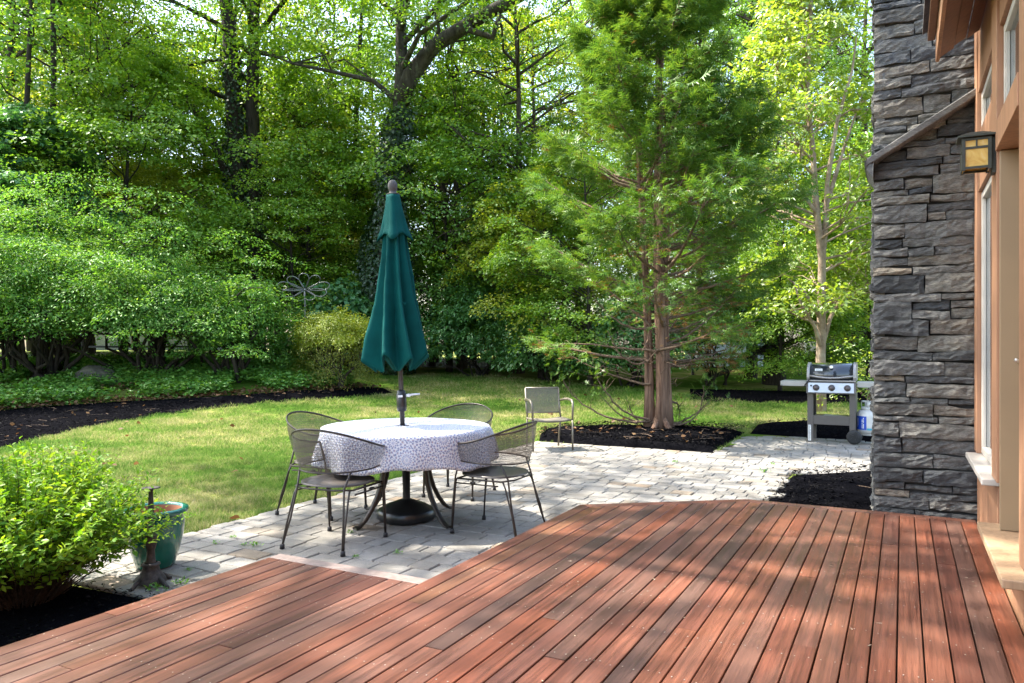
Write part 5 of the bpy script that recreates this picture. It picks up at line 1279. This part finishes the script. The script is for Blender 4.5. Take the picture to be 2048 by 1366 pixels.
obj('trunk', mb, M['bark_dark'], dk, True)
rg = np.random.default_rng(530); n = 120; C = np.stack([rg.normal(-.2,1.4,n), rg.normal(-.2,.9,n), rg.uniform(1.35,3.8,n)], 1); P, N, D = spray_points(rg, C, np.array([[0,0,1.]])+rg.normal(0,.25,(n,3)), rg.uniform(.3,.6,n), 46)
link('crown', leaves('dark_crown', P, N, D, .12*rg.uniform(.7,1.2,len(P)), .09, M['maple']), dk)

# spirea beside the deck: arching stems with leaves in pairs
def spirea(name, label, loc, n, rad, hgt, seed, leaf=.042, lean=(0,0)):
    rg = np.random.default_rng(seed); t = thing(name, label, 'shrub', loc); mb = MB(); P, N, D, L = [], [], [], []
    for k in range(n):
        a = rg.uniform(0, 2*np.pi); q = rg.uniform(.05, 1)**.55; b0 = np.array([math.cos(a)*.13*q, math.sin(a)*.13*q, 0]); R_ = rad*q*rg.uniform(.75,1.12)
        h = hgt*(1-.50*q**2.2)*rg.uniform(.72,1.10)
        e = np.array([math.cos(a)*R_+lean[0]*h, math.sin(a)*R_+lean[1]*h, h]); m_ = b0+(e-b0)*.5+np.array([0,0,h*.20]); pts = [b0*(1-s)**2+m_*2*s*(1-s)+e*s*s+rg.normal(0,.008,3) for s in np.linspace(0,1,8)]
        mb.tube(pts, [.0032-.0028*i/7 for i in range(8)], 4, False)
        nl = int(rg.integers(20, 34)); pts = np.array(pts)
        for j in range(nl):
            s = .30+.70*((j+rg.uniform(.2,1))/nl)**.85; s = min(s, .999); i = int(s*7); f = s*7-i; p = pts[i]*(1-f)+pts[i+1]*f; tan = pts[i+1]-pts[i]; tan /= np.linalg.norm(tan)+1e-9
            th = j*2.4+rg.normal(0,.4); s1 = np.cross(tan, [0,0,1.]); s1 /= np.linalg.norm(s1)+1e-6; s2 = np.cross(s1, tan); o_ = s1*math.cos(th)+s2*math.sin(th)*.5
            P.append(p); D.append(o_+tan*.55+rg.normal(0,.2,3)-np.array([0,0,.1])); N.append(np.array([0,0,1.])+o_*.2+rg.normal(0,.35,3)); L.append(leaf*rg.uniform(.6,1.25)*(1.1-.45*max(0,s-.75)/.25))
    obj('stems', mb, M['twig_dark'], t, True)['kind'] = 'stuff'
    L = np.array(L); link('foliage', leaves(name+'_foliage', np.array(P), np.array(N), np.array(D), L, L*.5, M['spirea'], 'ovate'), t); return t
spirea('spirea_shrub', 'lime green leafy shrub in front of the glazed pot beside the deck', (-2.60, 3.98, 0), 560, .80, .86, 601, .044)
spirea('spirea_shrub', 'second green shrub cut by the left edge, low beside the deck', (-2.92, 3.02, 0), 150, .50, .58, 602, .05)

# ------------------------------------------------------------------ ground cover, grass, chips, litter
rg = np.random.default_rng(701)
pts = np.array(scatter([cover_poly], [20000], random.Random(3)))
dens = np.array([mnoise.noise((x*.6, y*.6, 2.)) for x, y in pts]); pts = pts[(dens > -.32)]
n = len(pts); hgt = .05+.19*rg.uniform(0,1,n)
P = np.stack([pts[:,0], pts[:,1], T(pts[:,0], pts[:,1])+hgt], 1)
P = np.concatenate([P, P+rg.normal(0,.05,P.shape), P+rg.normal(0,.05,P.shape)]); P[:,2] = np.maximum(P[:,2], T(P[:,0],P[:,1])+.02); n = len(P)
N = np.array([[0,-.25,1.]])+rg.normal(0,.35,(n,3)); D = rg.normal(0,1,(n,3)); D[:,2] *= .2
L = .10*rg.uniform(.6,1.25,n); gc = link('ground_cover', leaves('ground_cover', P, N, D, L, L*.6, M['cover'], 'rhomb')); gc['kind'] = 'stuff'

def np_pip(X, Y, poly):
    c = np.zeros(len(X), bool); j = len(poly)-1
    for i in range(len(poly)):
        (xi, yi), (xj, yj) = poly[i], poly[j]; cond = ((yi > Y) != (yj > Y)) & (X < (xj-xi)*(Y-yi)/(yj-yi+1e-12)+xi); c ^= cond; j = i
    return c
lawn_poly = [G(*p) for p in ((-330,990),(-260,962),(-120,928),(0,895),(100,870),(200,847),(310,829),(420,814),(530,803),(640,796),(720,791),(795,786),(785,771),(770,756),(860,745),(960,747),(1060,756),(1180,768),(1300,780),(1400,790),(1480,802),(1680,805),(1800,808))]+[(9.5,14.0),(9,11.8),(6.5,11.4),(5,10.9),tuple(uv2w(12.3,-2.15)[:2]),tuple(uv2w(9.9,-2.15)[:2]),tuple(uv2w(9.87,-4.71)[:2]),tuple(uv2w(2.75,-4.71)[:2]),tuple(uv2w(2.6,-5.5)[:2]),(-6.5,2.6)]
def grass(n, y0, y1, hl, wd, seed):
    rg = np.random.default_rng(seed); Y = y0+(y1-y0)*rg.uniform(0,1,n*2)**1.0; X = rg.uniform(-.78, .62, n*2)*Y
    k = np_pip(X, Y, lawn_poly)
    for b in (tree_bed, grill_bed): k &= ~np_pip(X, Y, b)
    X, Y = X[k], Y[k]; m = len(X); h = hl*rg.uniform(.5,1.25,m)*(.75+.5*np.sin(X*7.1+np.sin(Y*5.3)*2)*np.sin(Y*6.3+np.sin(X*4.1)*2)**2); a = rg.uniform(0, 2*np.pi, m); Z = T(X, Y)-.02
    lx, ly = rg.normal(0,.55,m)*h, rg.normal(0,.55,m)*h; w = wd*rg.uniform(.7,1.3,m)
    V = np.stack([np.stack([X-w*np.cos(a), Y-w*np.sin(a), Z],1), np.stack([X+w*np.cos(a), Y+w*np.sin(a), Z],1), np.stack([X+lx, Y+ly, Z+h],1)], 1).reshape(-1,3)
    return V
V = np.concatenate([grass(190000, 5.2, 10, .062, .0034, 1), grass(120000, 9.5, 15.5, .062, .0055, 2), grass(80000, 15, 24, .07, .009, 3)])
go = link('grass', np_mesh('grass', V, np.arange(len(V)).reshape(-1,3), M['grass'])); go['kind'] = 'stuff'

rr = random.Random(8)
pts = np.array(scatter(BEDS, [6000, 5000, 4000, 7000, 1200, 1200], rr)); n = len(pts); rg = np.random.default_rng(9)
def bed_z(x, y):
    return T(x, y)+.045
k_in = np_pip(pts[:,0], pts[:,1], tree_bed); kc = np_pip(pts[:,0], pts[:,1], chim_bed); ks = np_pip(pts[:,0], pts[:,1], strip_poly)
Z = T(pts[:,0], pts[:,1])+np.where(k_in, .09, np.where(kc, .05, np.where(ks, .035, .03)))+rg.normal(0,.006,n)
P = np.stack([pts[:,0], pts[:,1], Z], 1); N = np.array([[0,0,1.]])+rg.normal(0,.45,(n,3)); D = rg.normal(0,1,(n,3)); D[:,2] *= .25; L = np.where(P[:,1] < 5.5, .03, .042)*rg.uniform(.5,1.4,n)
mc = link('mulch_chips', leaves('mulch_chips', P, N, D, L, L*.35, M['chip'], 'rhomb')); mc['kind'] = 'stuff'
# dry leaves: along the back of the mulch path, in drifts, and a few on lawn, beds and deck
Q = []
up_edge = strip_poly[len(strip_poly)//2:]
for _ in range(1500):
    x, y = up_edge[rr.randrange(3, len(up_edge)-3)]; Q.append((x+rr.gauss(0,.25), y+abs(rr.gauss(0,.22))-.12, .035))
for px, py, m, s in ((320,757,70,.30),(500,745,60,.25),(590,745,60,.3),(640,752,40,.3),(50,800,160,.7),(250,790,60,.4)):
    x, y = G(px, py)
    for _ in range(m): Q.append((x+rr.gauss(0,s), y+rr.gauss(0,s*.8), .12+rr.uniform(0,.08)))
for x, y in scatter([strip_poly, tree_bed, lawn_poly], [40, 60, 70], rr): Q.append((x, y, .06 if not pip(x, y, tree_bed) else .115))
for px, py in ((228,862),(287,875),(1160,930),(480,1043)): x, y = G(px, py); Q.append((x, y, .03))
Q = np.array(Q); n = len(Q); P = np.stack([Q[:,0], Q[:,1], T(Q[:,0],Q[:,1])+Q[:,2]], 1); N = np.array([[0,0,1.]])+rg.normal(0,.5,(n,3)); D = rg.normal(0,1,(n,3)); D[:,2] *= .3; L = .085*rg.uniform(.6,1.3,n)
fl = link('fallen_leaves', leaves('fallen_leaves', P, N, D, L, L*.7, M['dry_leaf'], 'ovate')); fl['kind'] = 'stuff'
tw = MB()
for x, y in scatter([strip_poly, tree_bed, chim_bed, near_bed], [60, 50, 12, 25], rr):
    a = rr.uniform(0,6.28); l = rr.uniform(.05,.2); z = Tf(x, y)+(.1 if pip(x, y, tree_bed) else .05); tw.tube([(x-l*math.cos(a), y-l*math.sin(a), z), (x+rr.gauss(0,.02), y+rr.gauss(0,.02), z+.01), (x+l*math.cos(a), y+l*math.sin(a), z+.004)], [.004,.0035,.002], 4, False)
o = obj('fallen_twigs', tw, M['twig']); o['kind'] = 'stuff'
# weeds in the joints of the patio
for i, (px, py, s, lab) in enumerate(((510,1093,.05,'largest weed tuft on the pavers between pot and chair'),(488,1092,.028,'tiny weed beside the largest tuft between pot and chair'),(466,1076,.03,'weed in a joint halfway between pot and chair foot'),(432,1088,.035,'weed in the joint nearest the green pot'),
    (795,1108,.035,'two leaved weed on the pavers in front of the umbrella base'),(378,1141,.03,'small weed between the green pot and the deck edge'),(360,1168,.05,'weed tuft hard against the deck edge by the pedestal'),(1352,926,.05,'weed in the open pavers between conifer bed and deck'),
    (1528,945,.06,'weed tuft on the pavers left of the chimney mulch bed'),(1545,930,.04,'weed at the back corner of the chimney mulch bed'),(700,1066,.03,'weed by the table leg behind the nearest mesh chair'),(712,1115,.028,'weed in the joint at the notch of the deck'),(308,1182,.06,'weed tuft at the flared foot of the iron pedestal'))):
    x, y = G(px, py); wg = np.random.default_rng(800+i); n = 26; P = np.stack([wg.normal(0,s*.45,n), wg.normal(0,s*.35,n), wg.uniform(.002,s*.5,n)],1); D = wg.normal(0,1,(n,3)); D[:,2] = np.abs(D[:,2])*.8
    w_ = link('weed', leaves('weed', P, np.array([[0,0,1.]])+wg.normal(0,.4,(n,3)), D, s*.55*wg.uniform(.6,1.2,n), s*.25, M['cover'], 'ovate')); w_.location = (x, y, .0)
    tag(w_, lab, 'weed', 'weeds in the patio joints')

# ------------------------------------------------------------------ things at the back of the garden
b = thing('boulder', 'grey boulder half hidden under the left spindle shrubs', 'boulder', xyloc(195, 17.0))
bm = bmesh.new(); bmesh.ops.create_icosphere(bm, subdivisions=4, radius=.40)
for v_ in bm.verts:
    d = 1+.30*mnoise.noise(v_.co*2.2)+.08*mnoise.noise(v_.co*7); v_.co = Vector((v_.co.x*1.35*d, v_.co.y*d, max(-.12, v_.co.z*.95*d)))
me = bpy.data.meshes.new('boulder'); bm.to_mesh(me); bm.free(); me.materials.append(M['rock'])
bpy.data.objects.remove(b); b = link('boulder', me); b.location = xyloc(195, 17.0); tag(b, 'grey boulder half hidden under the left spindle shrubs', 'boulder')
sx, sy, sz_ = xyloc(610, 19.2)
ws = thing('wind_spinner', 'metal garden wind spinner with looped petals above the golden shrub', 'wind spinner', (sx, sy, sz_))
hub = 1.38+(692-582)/F*19.6-sz_
mb = MB(); mb.tube([(0,0,-.1),(0,0,hub+.03)], .013, 8); obj('pole', mb, M['spinner'], ws, True)
mb = MB(); mb.lathe([(0,hub-.04),(.03,hub-.03),(.035,hub),(.03,hub+.03),(0,hub+.04)], 12); obj('hub', mb, M['spinner'], ws, True)
for k in range(9):
    a = 2*math.pi*k/9+.2; mb = MB(); dx, dz = math.cos(a), math.sin(a)*.55; ux, uz = -math.sin(a), math.cos(a)*.8; pts = []
    for i in range(17):
        t = i/16; s_ = math.sin(math.pi*t); w_ = math.sin(2*math.pi*t)*.13; r_ = .64*s_; pts.append((dx*r_+ux*w_, -.10*s_+.12*math.cos(3*a)*s_, hub+dz*r_+uz*w_+.06*s_))
    mb.tube(pts, .012, 6); obj('petal', mb, M['spinner'], ws, True)
def rail_fence(name, label, x0, x1, Y, zt_, gap):
    f = thing(name, label, 'fence', ((x0+x1)/2, Y, Tf((x0+x1)/2, Y))); w_ = (x1-x0)/2; n = max(2, int((x1-x0)/1.6))
    for i in range(n+1): mb = MB(); x = -w_+2*w_*i/n; mb.box(x-.035, x+.035, -.035, .035, -.2, zt_+.05); obj('post', mb, M['black_paint'], f)
    for z in gap: mb = MB(); mb.box(-w_, w_, .036, .066, z-.03, z+.03); obj('rail', mb, M['black_paint'], f)
rail_fence('rail_fence', 'thin black rail fence seen under the left spindle shrubs', -13.5, -5.0, 23.5, .75, (.3,.7))
rail_fence('rail_fence', 'black rail fence behind the lawn left of the grill', 5.4, 8.6, 22.4, .62, (.2,.42,.6))
def shed():
    x, Y, z = xyloc(1490, 25.0); s = thing('garden_shed', 'pale blue grey board sided shed behind the conifer and fence', 'shed', (x, Y, z-.1))
    for i in range(16): mb = MB(); mb.box(-1.45+i*.17, -1.45+i*.17+.166, 0, .03, 0, 1.9); obj('siding_board', mb, M['siding'], s)
    mb = MB(); mb.box(-1.45, 1.27, .032, 2.4, 0, 1.9); obj('shed_body', mb, M['siding'], s)
    mb = MB(); mb.add([(-1.65,-.25,1.85),(1.45,-.25,1.85),(1.45,1.2,2.7),(-1.65,1.2,2.7),(1.45,2.65,1.85),(-1.65,2.65,1.85)], [(0,1,2,3),(3,2,4,5)]); o = obj('roof', mb, M['roofing'], s); o.modifiers.new('t','SOLIDIFY').thickness = .06
    mb = MB(); mb.box(-.4,.4,-.02,-.001,.9,1.5); w_ = obj('window', mb, M['sash'], s); mb = MB(); mb.box(-.34,.34,-.026,-.021,.95,1.45); obj('pane', mb, M['glass'], w_)
shed()
def far_house(px, Y, w, h, rz, label, zoff=0):
    x, Y, z = xyloc(px, Y); s = thing('neighbour_house', label, 'house', (x, Y, z+zoff), rz, None)
    mb = MB(); mb.box(-w/2, w/2, 0, 7, -4, h); mb.add([(-w/2,0,h),(-w/2,7,h),(-w/2,3.5,h+3)], [(0,1,2)]); mb.add([(w/2,0,h),(w/2,7,h),(w/2,3.5,h+3)], [(0,2,1)]); obj('wall', mb, M['grey_siding'], s)
    mb = MB(); mb.add([(-w/2-.4,-.5,h-.3),(w/2+.4,-.5,h-.3),(w/2+.4,3.5,h+3.1),(-w/2-.4,3.5,h+3.1),(w/2+.4,7.5,h-.3),(-w/2-.4,7.5,h-.3)], [(0,1,2,3),(3,2,4,5)]); o = obj('roof', mb, M['roofing'], s); o.modifiers.new('t','SOLIDIFY').thickness = .12
    for i in range(3):
        for q in range(2):
            xx = -w/2+w*(i+.5)/3; zz = 1.0+q*2.8; mb = MB(); mb.box(xx-.55, xx+.55, -.05, -.002, zz, zz+1.5); w_ = obj('window', mb, M['sash'], s); mb = MB(); mb.box(xx-.47, xx+.47, -.06, -.051, zz+.08, zz+1.42); obj('pane', mb, M['interior'], w_)
far_house(255, 43, 9, 5.6, .15, 'pale house with shingle roof glimpsed through the woods at left', 1.0)
far_house(1850, 30, 8, 5.0, -.3, 'pale house wall glimpsed between the pale barked tree and chimney')
